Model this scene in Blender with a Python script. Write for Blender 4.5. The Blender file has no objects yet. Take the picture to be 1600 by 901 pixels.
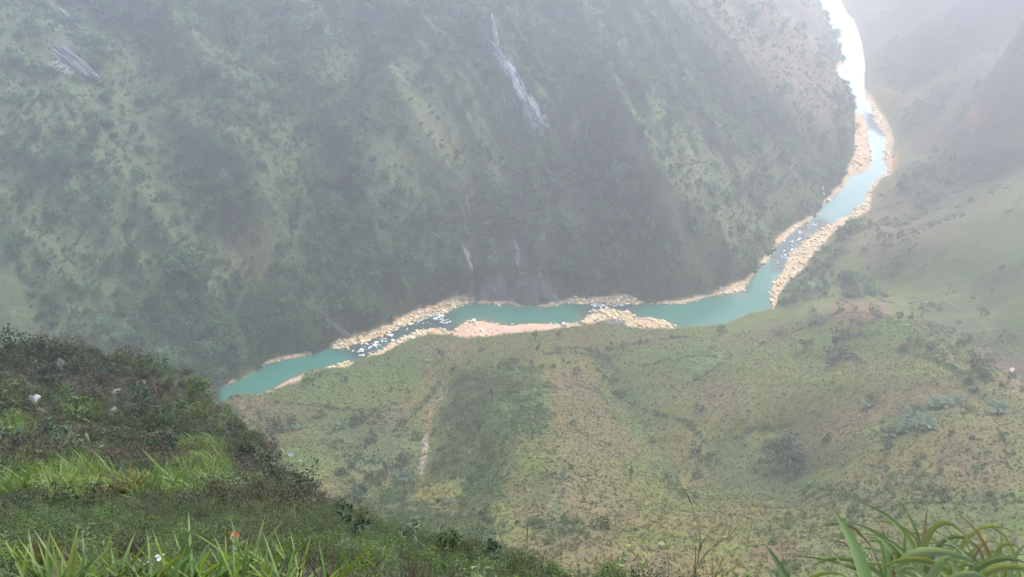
import bpy, bmesh, math, random, time
import numpy as np
from mathutils import Vector, Matrix

T0 = time.time()
SC = bpy.context.scene
COL = SC.collection
RNG = np.random.default_rng(7)
random.seed(7)

# ------------------------------------------------------------------ camera
H = 420.0                                   # eye height above the river, metres
PITCH = math.radians(-35.0)
FPX = 1280.0                                # focal length in photo pixels (1600 wide)
cam_d = bpy.data.cameras.new("camera")
cam_d.sensor_width = 36.0
cam_d.lens = 36.0 * FPX / 1600.0
cam_d.clip_start = 0.2
cam_d.clip_end = 9000.0
cam = bpy.data.objects.new("camera", cam_d)
cam.location = (0, 0, H)
cam.rotation_euler = (math.pi / 2 + PITCH, 0, 0)
COL.objects.link(cam)
SC.camera = cam

# ------------------------------------------------------------------ sky, sun, exposure
SUN_EL, SUN_AZ = math.radians(49), math.radians(43)      # azimuth from +Y towards +X
SC.world = bpy.data.worlds.new("World")
SC.world.use_nodes = True
wn = SC.world.node_tree
bg = wn.nodes["Background"]
sky = wn.nodes.new("ShaderNodeTexSky")
sky.sky_type = 'NISHITA'
sky.sun_disc = False
sky.sun_elevation = SUN_EL
sky.sun_rotation = SUN_AZ
sky.air_density = 1.0
sky.dust_density = 1.0
wn.links.new(sky.outputs[0], bg.inputs[0])
bg.inputs[1].default_value = 0.15
sun_d = bpy.data.lights.new("sun", 'SUN')
sun_d.energy = 2.5
sun_d.angle = math.radians(24)
sun_d.color = (1.0, 0.96, 0.88)
sun = bpy.data.objects.new("sun", sun_d)
sd = Vector((math.sin(SUN_AZ) * math.cos(SUN_EL), math.cos(SUN_AZ) * math.cos(SUN_EL), math.sin(SUN_EL)))
sun.rotation_euler = sd.to_track_quat('Z', 'Y').to_euler()
COL.objects.link(sun)
SC.view_settings.view_transform = 'Standard'
SC.view_settings.look = 'None'
SC.view_settings.gamma = 1.0
SC.view_settings.exposure = 1.55
SC.cycles.use_denoising = True
SC.cycles.max_bounces = 5
SC.cycles.diffuse_bounces = 2
SC.cycles.glossy_bounces = 2
SC.cycles.transmission_bounces = 2
SC.cycles.volume_bounces = 1
SC.cycles.caustics_reflective = False
SC.cycles.caustics_refractive = False

HAZE_DENSITY = 0.00058
HAZE_COLOR = (0.97, 0.94, 1.0)
HAZE_G = 0.6

# ------------------------------------------------------------------ projection helpers
CP, SP = math.cos(PITCH), math.sin(PITCH)
def ray(px, py):
    px = np.asarray(px, float); py = np.asarray(py, float)
    a = (px - 800.0) / FPX; v = (450.5 - py) / FPX
    return np.stack([a, CP - v * SP, SP + v * CP], -1)
def at_z(px, py, z=0.0):
    d = ray(px, py); t = (z - H) / d[..., 2]
    return np.array([0, 0, H]) + d * np.asarray(t)[..., None]
def at_r(px, py, r):
    d = ray(px, py); d = d / np.linalg.norm(d, axis=-1, keepdims=True)
    return np.array([0, 0, H]) + d * np.asarray(r, float)[..., None]

# ------------------------------------------------------------------ noise
def _hash(ix, iy, seed):
    h = (ix.astype(np.int64) * 374761393 + iy.astype(np.int64) * 668265263 + seed * 1442695041) & 0xFFFFFFFF
    h = ((h ^ (h >> 13)) * 1274126177) & 0xFFFFFFFF
    h = ((h ^ (h >> 16)) * 2246822519) & 0xFFFFFFFF
    return ((h ^ (h >> 15)) & 0xFFFFFF).astype(np.float32) / np.float32(0xFFFFFF)
def vnoise(x, y, seed=0):
    x0 = np.floor(x); y0 = np.floor(y)
    fx = (x - x0).astype(np.float32); fy = (y - y0).astype(np.float32)
    fx = fx * fx * fx * (fx * (fx * 6 - 15) + 10); fy = fy * fy * fy * (fy * (fy * 6 - 15) + 10)
    a = _hash(x0, y0, seed); b = _hash(x0 + 1, y0, seed); c = _hash(x0, y0 + 1, seed); d = _hash(x0 + 1, y0 + 1, seed)
    return ((a * (1 - fx) + b * fx) * (1 - fy) + (c * (1 - fx) + d * fx) * fy) * 2 - 1
def fbm(x, y, octv=4, seed=0, gain=0.5, ridged=False):
    s = 0; a = 1.0; n = 0
    for o in range(octv):
        v = vnoise(x * 2 ** o + 17.3 * o, y * 2 ** o - 9.1 * o, seed + o * 13)
        if ridged: v = 1 - 2 * np.abs(v)
        s = s + a * v; n += a; a *= gain
    return s / n
def sstep(a, b, x):
    t = np.clip((x - a) / (b - a), 0, 1); return t * t * (3 - 2 * t)

# ------------------------------------------------------------------ geometry helpers on polylines
def seg_dist(P, poly, closed=False, chunk=150000):
    """distance of points P (n,2) to a polyline, index of the nearest segment"""
    A = np.asarray(poly, float); B = np.roll(A, -1, 0) if closed else A[1:]
    if not closed: A = A[:-1]
    D = B - A; L2 = (D ** 2).sum(1) + 1e-9
    out = np.empty(len(P), np.float32); idx = np.empty(len(P), np.int32)
    for s in range(0, len(P), chunk):
        p = P[s:s + chunk]
        best = np.full(len(p), 1e18); bi = np.zeros(len(p), np.int32)
        for k in range(len(A)):
            qx = p[:, 0] - A[k, 0]; qy = p[:, 1] - A[k, 1]
            t = np.clip((qx * D[k, 0] + qy * D[k, 1]) / L2[k], 0, 1)
            d2 = (qx - t * D[k, 0]) ** 2 + (qy - t * D[k, 1]) ** 2
            m = d2 < best
            best[m] = d2[m]; bi[m] = k
        out[s:s + chunk] = np.sqrt(best); idx[s:s + chunk] = bi
    return out, idx
def inside(P, poly):
    A = np.asarray(poly, float); B = np.roll(A, -1, 0)
    c = np.zeros(len(P), bool); x = P[:, 0]; y = P[:, 1]
    for a, b in zip(A, B):
        if a[1] == b[1]: continue
        m = (a[1] > y) != (b[1] > y)
        c ^= m & (x < (b[0] - a[0]) * (y - a[1]) / (b[1] - a[1]) + a[0])
    return c
def poly_sd(P, poly, margin):
    """signed distance (negative inside), only worked out within margin of the polygon"""
    A = np.asarray(poly, float)
    sdv = np.full(len(P), 1e3, np.float32)
    m = (P[:, 0] > A[:, 0].min() - margin) & (P[:, 0] < A[:, 0].max() + margin) & (P[:, 1] > A[:, 1].min() - margin) & (P[:, 1] < A[:, 1].max() + margin)
    ii = np.nonzero(m)[0]
    if len(ii):
        d, _ = seg_dist(P[ii], A, True)
        d[inside(P[ii], A)] *= -1
        sdv[ii] = d
    return sdv
def tps_fit(xy, z, lam=0.0):
    n = len(xy); d = np.linalg.norm(xy[:, None] - xy[None], axis=2)
    K = np.where(d > 0, d * d * np.log(np.maximum(d, 1e-9)), 0) + lam * np.eye(n)
    Q = np.c_[np.ones(n), xy]; M = np.block([[K, Q], [Q.T, np.zeros((3, 3))]])
    return xy, np.linalg.solve(M, np.r_[z, 0, 0, 0])
def tps_eval(fit, P, chunk=60000):
    xy, w = fit; out = np.empty(len(P), np.float32)
    for s in range(0, len(P), chunk):
        p = P[s:s + chunk]
        d2 = (p[:, None, 0] - xy[None, :, 0]) ** 2 + (p[:, None, 1] - xy[None, :, 1]) ** 2
        d2 = d2.astype(np.float32)
        K = 0.5 * d2 * np.log(np.maximum(d2, 1e-9))
        out[s:s + chunk] = K @ w[:-3].astype(np.float32) + w[-3] + p @ w[-2:]
    return out

# ------------------------------------------------------------------ the river's two waterlines (surveyed on the photograph, laid on the plane z = 0)
FAR_PX = [(60,760),(150,700),(250,650),(320,618),(351,600),(378,592),(398,579),(414,568),(439,562),(479,554),(497,549),(515,542),(533,543),(554,538),(576,531),(599,522),
 (628,508),(655,495),(678,490),(693,487),(705,484),(719,477),(734,473),(756,473),(778,475),(792,473),(808,478),(825,477),(850,479),(862,478),(874,474),(890,472),
 (912,474),(937,472),(970,474),(995,473),(1018,473),(1033,474),(1059,474),(1079,470),(1102,464),(1128,458),(1150,457),(1163,451),(1175,434),(1190,418),(1203,404),
 (1216,382),(1230,370),(1253,352),(1277,338),(1284,324),(1297,311),(1310,301),(1321,289),(1328,276),(1347,271),(1359,263),(1362,250),(1360,236),(1357,221),(1357,205),
 (1354,195),(1348,178),(1335,175),(1330,158),(1322,145),(1317,132),(1308,121),(1308,108),(1319,99),(1314,77),(1310,67),(1300,47),(1294,34),(1284,10),(1278,-5),(1262,-60),(1244,-110),(1225,-150),(1212,-180)]
NEAR_PX = [(60,800),(150,745),(250,690),(330,640),(365,617),(380,616),(410,614),(430,605),(448,594),(468,585),(480,580),(497,576),(515,571),(538,569),(560,561),(578,553),(599,546),
 (610,535),(630,526),(655,516),(678,511),(688,514),(701,517),(712,515),(718,507),(729,502),(740,500),(756,501),(769,504),(777,507),(800,508),(818,505),(839,505),
 (860,505),(887,506),(905,505),(915,497),(925,489),(934,485),(945,481),(959,483),(977,486),(991,493),(989,499),(1008,497),(1028,498),(1043,504),(1055,510),(1080,509),
 (1108,507),(1137,504),(1157,495),(1173,488),(1194,485),(1206,480),(1207,464),(1203,457),(1212,440),(1224,422),(1229,409),(1238,396),(1250,386),(1262,374),(1276,364),
 (1291,356),(1310,346),(1326,336),(1343,325),(1352,314),(1355,299),(1367,289),(1374,277),(1386,274),(1387,264),(1380,248),(1385,230),(1386,217),(1376,205),(1366,190),
 (1364,176),(1362,165),(1354,155),(1351,140),(1350,124),(1352,103),(1350,87),(1346,65),(1341,50),(1335,32),(1326,24),(1320,14),(1312,-2),(1292,-60),(1268,-110),(1248,-150),(1236,-180)]
FAR = at_z(*np.array(FAR_PX, float).T)[:, :2]
NEAR = at_z(*np.array(NEAR_PX, float).T)[:, :2]
WATER = np.r_[FAR, NEAR[::-1]]
# bare banks of boulders, shingle and sand (outer edge, then back along the water)
BANKS_PX = {
 'A': [(516,542),(518,536),(536,531),(554,526),(583,518),(610,507),(632,494),(655,484),(678,478),(694,472),(708,465),(726,463),(743,466),(740,474),(719,479),(700,487),(678,493),(628,511),(576,534),(533,546)],
 'B': [(575,556),(599,551),(619,540),(639,530),(660,525),(674,520),(687,522),(708,521),(719,526),(737,527),(762,527),(777,522),(788,518),(811,515),(825,516),(839,513),(863,514),(880,511),(910,508),(905,503),(860,503),(800,505),(777,504),(756,498),(729,500),(712,512),(690,511),(655,513),(610,533)],
 'C': [(905,508),(929,504),(948,500),(977,503),(981,510),(998,510),(1009,513),(1032,509),(1053,513),(1057,510),(1043,501),(1028,496),(1008,495),(991,496),(993,491),(977,485),(959,481),(945,479),(925,487),(908,502)],
 'D': [(884,472),(888,467),(910,466),(937,465),(959,462),(978,462),(992,468),(1006,471),(1004,475),(970,476),(937,475),(890,475)],
 'E': [(1012,474),(1040,470),(1060,470),(1080,466),(1102,459),(1128,452),(1146,446),(1163,440),(1175,428),(1190,410),(1200,398),(1213,375),(1229,361),(1253,345),(1272,334),(1284,322),(1284,330),(1255,354),(1218,383),(1205,405),(1177,436),(1165,453),(1128,461),(1080,473),(1040,476)],
 'F': [(1208,482),(1213,464),(1228,442),(1249,426),(1266,405),(1284,388),(1297,367),(1318,351),(1334,343),(1345,337),(1358,329),(1361,300),(1369,290),(1378,278),(1391,275),(1394,222),(1391,205),(1382,187),(1371,172),(1365,160),(1356,147),(1350,140),(1352,155),(1360,166),(1362,176),(1364,190),(1384,217),(1378,248),(1385,264),(1372,275),(1352,299),(1350,314),(1324,336),(1274,362),(1238,392),(1210,440),(1201,457)],
 'H': [(1284,324),(1288,312),(1300,302),(1316,288),(1325,264),(1331,250),(1335,230),(1332,211),(1320,191),(1329,180),(1340,175),(1352,185),(1359,205),(1360,221),(1364,250),(1358,266),(1330,279),(1310,303)],
 'I': [(1324,150),(1306,151),(1301,140),(1300,127),(1304,106),(1312,98),(1322,100),(1310,110),(1310,121),(1320,132)],
 'J': [(398,618),(412,616),(432,608),(452,597),(470,588),(470,583),(446,592),(428,603),(408,612)],
 'K': [(478,583),(500,579),(518,574),(540,572),(562,564),(560,559),(536,566),(497,574)],
 'L': [(349,601),(378,590),(398,577),(414,565),(439,559),(479,551),(499,546),(516,540),(516,544),(480,556),(440,564),(415,571),(398,581),(379,594),(351,603)],
 'M': [(740,474),(743,468),(760,470),(780,472),(793,470),(808,474),(826,474),(850,475),(874,471),(884,469),(886,475),(852,481),(808,480),(756,475)],
}
BANKS = {k: at_z(*np.array(v, float).T)[:, :2] for k, v in BANKS_PX.items()}

# ------------------------------------------------------------------ near-side slopes: (pixel, height) pairs for a thin-plate surface
NS = [  # px, py, z
 (800,530,6),(800,570,22),(800,600,36),(800,650,68),(800,700,103),(800,750,140),(800,800,176),(800,850,206),(800,901,236),
 (700,545,7),(620,570,6),(520,600,7),(440,630,10),(520,640,30),(430,660,24),(360,660,14),
 (560,700,70),(480,720,76),(560,770,108),(480,790,120),(400,740,75),(300,750,60),(300,850,130),
 (655,745,90),(664,690,60),(676,640,34),(688,605,17),(650,565,8),(640,790,132),
 (860,590,32),(860,640,66),(760,630,64),(745,690,95),(735,740,126),(860,700,106),
 (940,540,5),(945,590,15),(1000,650,43),(1040,710,78),(1085,765,114),(900,545,7),
 (900,650,66),(940,720,112),(960,800,172),
 (1100,530,8),(1100,580,32),(1100,640,66),(1190,505,8),(1200,560,38),(1250,475,10),(1300,480,28),(1350,490,46),
 (1300,560,60),(1400,560,92),(1200,620,70),(1300,650,102),(1400,640,125),(1500,640,145),
 (1150,700,84),(1200,720,104),(1300,750,152),(1400,750,168),(1500,750,186),(1600,750,200),(1200,901,238),(1400,901,252),(1600,901,262),
 (1420,508,70),(1480,542,98),(1540,590,128),(1600,642,154),(1700,720,196),
 (1400,486,38),(1450,500,46),(1500,540,62),(1560,585,76),(1640,640,90),
 (1300,440,10),(1350,465,22),(1400,440,24),(1480,480,42),(1550,480,62),(1600,480,82),
 (1340,400,13),(1400,400,27),(1480,400,45),(1600,400,80),(1420,330,18),(1500,300,42),(1600,300,75),(1750,350,130),
 (1430,250,12),(1420,200,13),(1500,200,46),(1600,200,86),(1750,200,118),
 (1395,100,18),(1450,100,38),(1520,100,70),(1600,100,104),(1750,100,135),
 (1360,20,14),(1400,0,34),(1480,0,72),(1600,0,128),(1750,0,165),
 (1320,-90,20),(1450,-90,110),(1600,-90,190),(1280,-170,10),(1500,-170,200),(1700,-120,260),
 (-200,760,0),(0,800,30),(-200,900,120),(0,901,130),(1900,600,160),(1900,450,170),(2000,901,300),
]
ns_xyz = np.array([at_z(a, b, c) for a, b, c in NS])
bank_out = []
for k in range(0, len(NEAR), 2):
    bank_out.append([NEAR[k, 0], NEAR[k, 1], 0.6])
bank_out = np.array(bank_out)
_all = np.r_[ns_xyz, bank_out]
NS_FIT = tps_fit(_all[:, :2], _all[:, 2], lam=8.0)

# near ledge and rocky knoll: (pixel, slant distance) in polar form
NL = []
for px in (-60, 60, 200, 310):
    for py, r in ((901,4.2),(870,7),(840,14),(800,28),(750,53),(700,80),(650,106),(600,129),(556,148)):
        if px == 310 and py < 580: continue
        NL.append((px, py, r))
for px, s in ((420, 1.0), (520, 1.0)):
    for py, r in ((901,5.0),(870,9),(840,17),(800,34),(760,60),(720,82)):
        if px == 520 and py < 760: continue
        NL.append((px, py, r * s))
for px in (640, 740):
    for py, r in ((901,7.5),(870,14),(840,23),(805,38),(785,50)): NL.append((px, py, r))
NL += [(380,668,104),(360,645,112),(840,830,34),(840,901,9),(900,872,22),(900,901,10),(960,897,11),(960,930,7),(1050,918,6),(1050,1000,3.2),(1200,935,4.2),(1200,1050,2.8),(1400,930,3.6),(1400,1050,2.6),(1600,930,3.6),(1600,1050,2.6)]
nlp = np.array([at_r(a, b, r) for a, b, r in NL])
nlr = np.hypot(nlp[:, 0], nlp[:, 1]); nlt = np.arctan2(nlp[:, 0], nlp[:, 1])
NL_FIT = tps_fit(np.c_[nlt * 3.0, np.log(nlr)], (H - nlp[:, 2]) / nlr, lam=0.01)
NEAR_FORMS = []
BROW = [(-150,565,150),(0,560,150),(60,548,152),(120,541,150),(160,552,146),(200,548,144),(262,545,140),(300,585,132),(330,615,122),(360,645,112),(380,668,104),(420,690,97),(432,722,84),(478,790,60),(530,842,42),(600,868,30),(680,884,22),(760,896,16),(840,904,12),(900,908,10),(960,900,10.5),(1050,922,5.6),(1200,940,4.0),(1400,935,3.4),(1600,935,3.4)]
bp = np.array([at_r(a, b, r) for a, b, r in BROW])
BR_T = np.arctan2(bp[:, 0], bp[:, 1]); BR_R = np.hypot(bp[:, 0], bp[:, 1])
_o = np.argsort(BR_T); BR_T = BR_T[_o]; BR_R = BR_R[_o]

# ------------------------------------------------------------------ polar grid of the ground
def col_angles():
    d = math.radians
    mid = np.linspace(d(-34.5), d(34.5), 800)
    w = np.linspace(d(34.5), d(52), 90)[1:]
    back = np.linspace(d(52), d(308), 50)[1:-1]
    return np.r_[-w[::-1], mid, w, back]
TH = col_angles(); NT = len(TH)
RR = np.r_[np.geomspace(0.6, 150, 190)[:-1], np.arange(150, 920, 1.25), np.geomspace(920, 3600, 170)[1:]]
NR = len(RR)
X = (RR[:, None] * np.sin(TH)[None]).ravel(); Y = (RR[:, None] * np.cos(TH)[None]).ravel()
PXY = np.c_[X, Y]
RAD = np.repeat(RR, NT); ANG = np.tile(np.where(TH > math.pi, TH - 2 * math.pi, TH), NR)

far_s = np.r_[0, np.cumsum(np.linalg.norm(np.diff(FAR, axis=0), axis=1))]
def simplify(P, n):
    s = np.r_[0, np.cumsum(np.linalg.norm(np.diff(P, axis=0), axis=1))]
    u = np.linspace(0, s[-1], n); return np.c_[np.interp(u, s, P[:, 0]), np.interp(u, s, P[:, 1])], u
FARS, FARU = simplify(FAR, 44)
def ground_base(P):
    n = len(P)
    # distance to water, inside flags
    dF, iF = seg_dist(P, FAR); dN, _ = seg_dist(P, NEAR)
    wet = np.zeros(n, bool); close = np.minimum(dF, dN) < 60
    ii = np.nonzero(close)[0]; wet[ii] = inside(P[ii], WATER)
    farside = (dF < dN)
    d = np.where(farside, dF, dN)
    # smooth arc length along the river for the ribs of the far wall
    num = np.zeros(n, np.float32); den = np.zeros(n, np.float32)
    for k in range(len(FARS)):
        w = 1.0 / (((P[:, 0] - FARS[k, 0]) ** 2 + (P[:, 1] - FARS[k, 1]) ** 2) / 2500.0 + 0.05) ** 2.2
        num += (w * FARU[k]).astype(np.float32); den += w.astype(np.float32)
    S = num / den
    # bare banks
    db = np.full(n, 1e3, np.float32)
    for k, poly in BANKS.items():
        q = poly_sd(P, poly, 45)
        if k in 'EJKLM': q = q + 3.4 * sstep(-.15, .25, fbm(P[:, 0] / 17, P[:, 1] / 17, 2, 77))
        db = np.minimum(db, q)
    dbw = np.where(wet, 0, np.clip(np.minimum(db, d), 0, None))
    return dict(d=d, dF=dF, dN=dN, wet=wet, far=farside, S=S, db=db, dbw=dbw)
RIDGES = []      # (polyline xy, height, width) added to the far wall, filled in below
def ground_z(P, B):
    x, y = P[:, 0], P[:, 1]
    d, S = B['d'], B['S']
    # --- far wall
    dd = d + 9 * fbm(x / 70, y / 70, 3, 3) * sstep(5, 60, d)
    f = 0.70 * dd + 20 * (1 - np.exp(-dd / 22.0))
    A = np.minimum(d * 0.16, 26)
    wob = S + 12 * fbm(x / 160, y / 160, 2, 5)
    rib = 0.9 * fbm(wob / 95, d / 420, 3, 11, 0.55, True) + 0.35 * fbm(wob / 30, d / 130, 2, 23)
    zf = f + A * rib + np.minimum(d * .05, 4) * fbm(x / 26, y / 26, 4, 31) + np.minimum(d * .02, 1.1) * fbm(x / 6, y / 6, 2, 37)
    for poly, amp, wid in RIDGES:
        rd, _ = seg_dist(P, poly)
        zf = zf + amp * np.exp(-(rd / wid) ** 2) * sstep(5, 50, d)
    # --- near side
    zn = tps_eval(NS_FIT, P)
    zn = np.where(zn < 0.02 * d, 0.02 * d, zn)
    zn = zn + np.minimum(d * .05, 6.0) * fbm(x / 75, y / 75, 4, 41) + np.minimum(d * .012, .8) * fbm(x / 9, y / 9, 3, 47)
    for poly, amp, wid in NEAR_FORMS:
        rd, _ = seg_dist(P, poly)
        zn = zn + amp * np.exp(-(rd / wid) ** 2) * sstep(4, 50, d)
    z = np.where(B['far'], zf, zn)
    z = np.where(z > 290, 290 + 110 * (1 - np.exp(-(z - 290) / 110)), z)
    # terraces on the flat fields of the near side
    # --- banks and bed
    zb = 0.25 + 0.07 * np.minimum(d, 20) + 0.22 * fbm(x / 5, y / 5, 3, 53)
    z = zb + (np.maximum(z, zb) - zb) * sstep(-1.0, np.where(B['far'], 9.0, 26.0), B['dbw'])
    z = np.where(B['wet'], -0.25 - 0.09 * np.minimum(d, 12), z)
    # --- near ledge
    r = np.hypot(x, y); th = np.arctan2(x, y)
    m = (r < 420)
    ii = np.nonzero(m)[0]
    thc = np.clip(th[ii], -0.95, 0.95)
    k = tps_eval(NL_FIT, np.c_[thc * 3.0, np.log(np.clip(r[ii], 1.5, 170))])
    zz = H - k * r[ii]
    over = r[ii] - np.interp(thc, BR_T, BR_R)
    zz = zz - 1.55 * np.where(over > 0, over, 0) - 0.0 * r[ii]
    zz += np.minimum(r[ii] * .012, 1.2) * fbm(x[ii] / 9, y[ii] / 9, 4, 61) + np.minimum(r[ii] * .006, .5) * fbm(x[ii] / 2.5, y[ii] / 2.5, 3, 67)
    kn = sstep(60, 95, r[ii]) * sstep(-.28, -.42, th[ii])
    zz += kn * 2.6 * fbm(x[ii] / 14, y[ii] / 14, 4, 71, .55, True)
    top = H - 1.62
    # a roadside ledge under the feet, the slope behind rises gently
    back = sstep(0.95, 1.5, np.abs(th[ii]))
    ledge = top + 0.12 * np.clip(r[ii] - 2, 0, 1e3)
    ledge = np.where(ledge > top + 14, top + 14 , ledge)
    zz = zz * (1 - back) + ledge * back
    zz = np.where(r[ii] < 0.8, top, np.minimum(zz, top + 14))
    z[ii] = np.maximum(z[ii], zz)
    nearmask = np.zeros(len(P), bool); nearmask[ii] = zz >= z[ii] - 1e-4
    return z, nearmask

B0 = ground_base(PXY)
Z, NEARM = ground_z(PXY, B0)
ZG = Z.reshape(NR, NT)
print("ground", round(time.time() - T0, 1))

# height lookup and ray casting on the polar grid
_THO = np.argsort(np.where(TH > math.pi, TH - 2 * math.pi, TH)); _THS = np.where(TH > math.pi, TH - 2 * math.pi, TH)[_THO]
ZGS = ZG[:, _THO]
def hgt(x, y):
    x = np.asarray(x, float); y = np.asarray(y, float)
    r = np.clip(np.hypot(x, y), RR[0], RR[-1]); t = np.clip(np.arctan2(x, y), _THS[0], _THS[-1])
    i = np.clip(np.searchsorted(RR, r) - 1, 0, NR - 2); j = np.clip(np.searchsorted(_THS, t) - 1, 0, NT - 2)
    u = (r - RR[i]) / (RR[i + 1] - RR[i]); v = (t - _THS[j]) / (_THS[j + 1] - _THS[j])
    return (ZGS[i, j] * (1 - u) * (1 - v) + ZGS[i + 1, j] * u * (1 - v) + ZGS[i, j + 1] * (1 - u) * v + ZGS[i + 1, j + 1] * u * v)
_TS = np.r_[np.geomspace(1.8, 150, 260)[:-1], np.arange(150, 1100, 1.6), np.geomspace(1100, 3500, 200)]
def cast(px, py):
    """first point of the ground on the sight line through a photo pixel"""
    px = np.atleast_1d(np.asarray(px, float)); py = np.atleast_1d(np.asarray(py, float))
    out = np.zeros((len(px), 3))
    for s in range(0, len(px), 400):
        d = ray(px[s:s + 400], py[s:s + 400]); d = d / np.hypot(d[:, 0], d[:, 1])[:, None]
        X_ = d[:, None, 0] * _TS; Y_ = d[:, None, 1] * _TS; Zr = H + d[:, None, 2] * _TS
        below = Zr <= hgt(X_, Y_)
        k = np.argmax(below, 1); k = np.where(below.any(1), k, len(_TS) - 1); k = np.clip(k, 1, None)
        a = _TS[k - 1]; b = _TS[k]
        for _ in range(12):
            m = (a + b) / 2; hit = H + d[:, 2] * m <= hgt(d[:, 0] * m, d[:, 1] * m)
            b = np.where(hit, m, b); a = np.where(hit, a, m)
        out[s:s + 400] = np.c_[d[:, 0] * b, d[:, 1] * b, hgt(d[:, 0] * b, d[:, 1] * b)]
    return out

# second pass: the spurs of the far wall, laid on it where the photograph shows their crests
for pts, amp, wid in (
    ([(1062,-40),(1068,5),(1130,75),(1205,150),(1262,195),(1310,232)], 15, 34),
    ([(935,150),(965,180),(1010,260),(1050,340),(1080,400),(1115,445)], 22, 30),
    ([(770,-20),(772,60),(800,130),(835,195)], 12, 26),
    ([(640,40),(590,190),(575,330)], 10, 26),
    ([(560,60),(520,200),(495,300),(505,420)], -12, 26),
    ([(905,220),(950,310),(1000,420)], -9, 26),
    ([(395,250),(410,380),(440,450)], 9, 24),
    ([(240,120),(250,300),(230,450)], -8, 26),
):
    RIDGES.append((cast(*np.array(pts, float).T)[:, :2], amp, wid))
for pts, amp, wid in (
    ([(848,575),(856,640),(862,700),(870,760)], 9, 34), ([(700,600),(676,640),(664,690),(655,745)], -9, 16), ([(930,545),(955,600),(1005,665),(1060,735)], -7, 15),
    ([(1150,690),(1160,730)], -10, 32), ([(1230,490),(1330,500),(1420,510),(1480,545),(1540,592)], 6, 24), ([(1090,570),(1180,590),(1290,600),(1400,600)], 7, 30),
    ([(1225,660),(1240,720),(1230,770)], -7, 18), ([(1300,700),(1400,690),(1500,700)], 7, 34), ([(520,640),(560,690),(600,740)], -6, 18), ([(720,640),(740,700),(745,760)], -5, 14),
    ([(1450,120),(1420,200),(1400,270)], -8, 28), ([(1560,120),(1500,190),(1440,240)], 9, 34), ([(1590,250),(1500,300),(1420,330)], -9, 26), ([(1590,330),(1500,360),(1400,390)], 9, 34), ([(1590,440),(1500,430),(1400,440)], -8, 26), ([(1560,30),(1470,90),(1400,130)], -9, 30),
):
    NEAR_FORMS.append((cast(*np.array(pts, float).T)[:, :2], amp, wid))
Z, NEARM = ground_z(PXY, B0)
ZG = Z.reshape(NR, NT); ZGS = ZG[:, _THO]
print("ground 2", round(time.time() - T0, 1))

# what can be seen from the camera: running maximum of the sight-line slope along each azimuth
SL = (ZG - H) / RR[:, None]
RUN = np.maximum.accumulate(SL, 0)
HID = ((RUN - SL) * RR[:, None])            # metres below the sight line
HIDS = HID[:, _THO]
def hidden(x, y):
    r = np.clip(np.hypot(x, y), RR[0], RR[-1]); t = np.arctan2(x, y)
    i = np.clip(np.searchsorted(RR, r) - 1, 0, NR - 1); j = np.clip(np.searchsorted(_THS, t) - 1, 0, NT - 1)
    return HIDS[i, j]

# ------------------------------------------------------------------ land cover: the ground's own colours
def C(r, g, b): return np.array([r, g, b], np.float32)
DRY, OLIVE, GREEN, DARK, BRIGHT = C(.128,.096,.038), C(.100,.116,.030), C(.070,.112,.026), C(.036,.068,.030), C(.115,.200,.042)
BROWN, SOIL, ROCK, SAND, ORANGE = C(.120,.095,.050), C(.24,.14,.095), C(.21,.205,.20), C(.42,.29,.19), C(.36,.16,.08)
DKROCK = C(.030,.029,.028)
x, y = X, Y
n1 = fbm(x / 55, y / 55, 4, 101); n2 = fbm(x / 14, y / 14, 3, 131); n3 = fbm(x / 4, y / 4, 3, 151)
S = B0['S']; d = B0['d']
rib = fbm((S + 12 * fbm(x / 160, y / 160, 2, 5)) / 95, d / 420, 3, 11, 0.55, True)      # the same ribs as the relief
cov = np.empty((len(x), 3), np.float32)
def mixc(w, col): 
    global cov
    w = np.clip(w, 0, 1)[:, None]; cov = cov * (1 - w) + col * w
FARM = B0['far']
wood = np.zeros(len(x), np.float32)       # how thickly trees stand
bush = np.zeros(len(x), np.float32)       # how thickly low bushes stand
tuft = np.zeros(len(x), np.float32)       # grass
# far wall
cov[:] = C(.062,.085,.038)
mixc(sstep(-.25, .5, n1 + .5 * n2), C(.074,.094,.043))
mixc(sstep(.1, .7, rib + .4 * n2) * .5, C(.088,.104,.049))
wood[:] = np.where(FARM, .42 + .50 * sstep(.1, -.5, rib + .5 * n1), 0)
bush[:] = np.where(FARM, .95, .0); tuft[:] = np.where(FARM, .15, .5)
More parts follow.
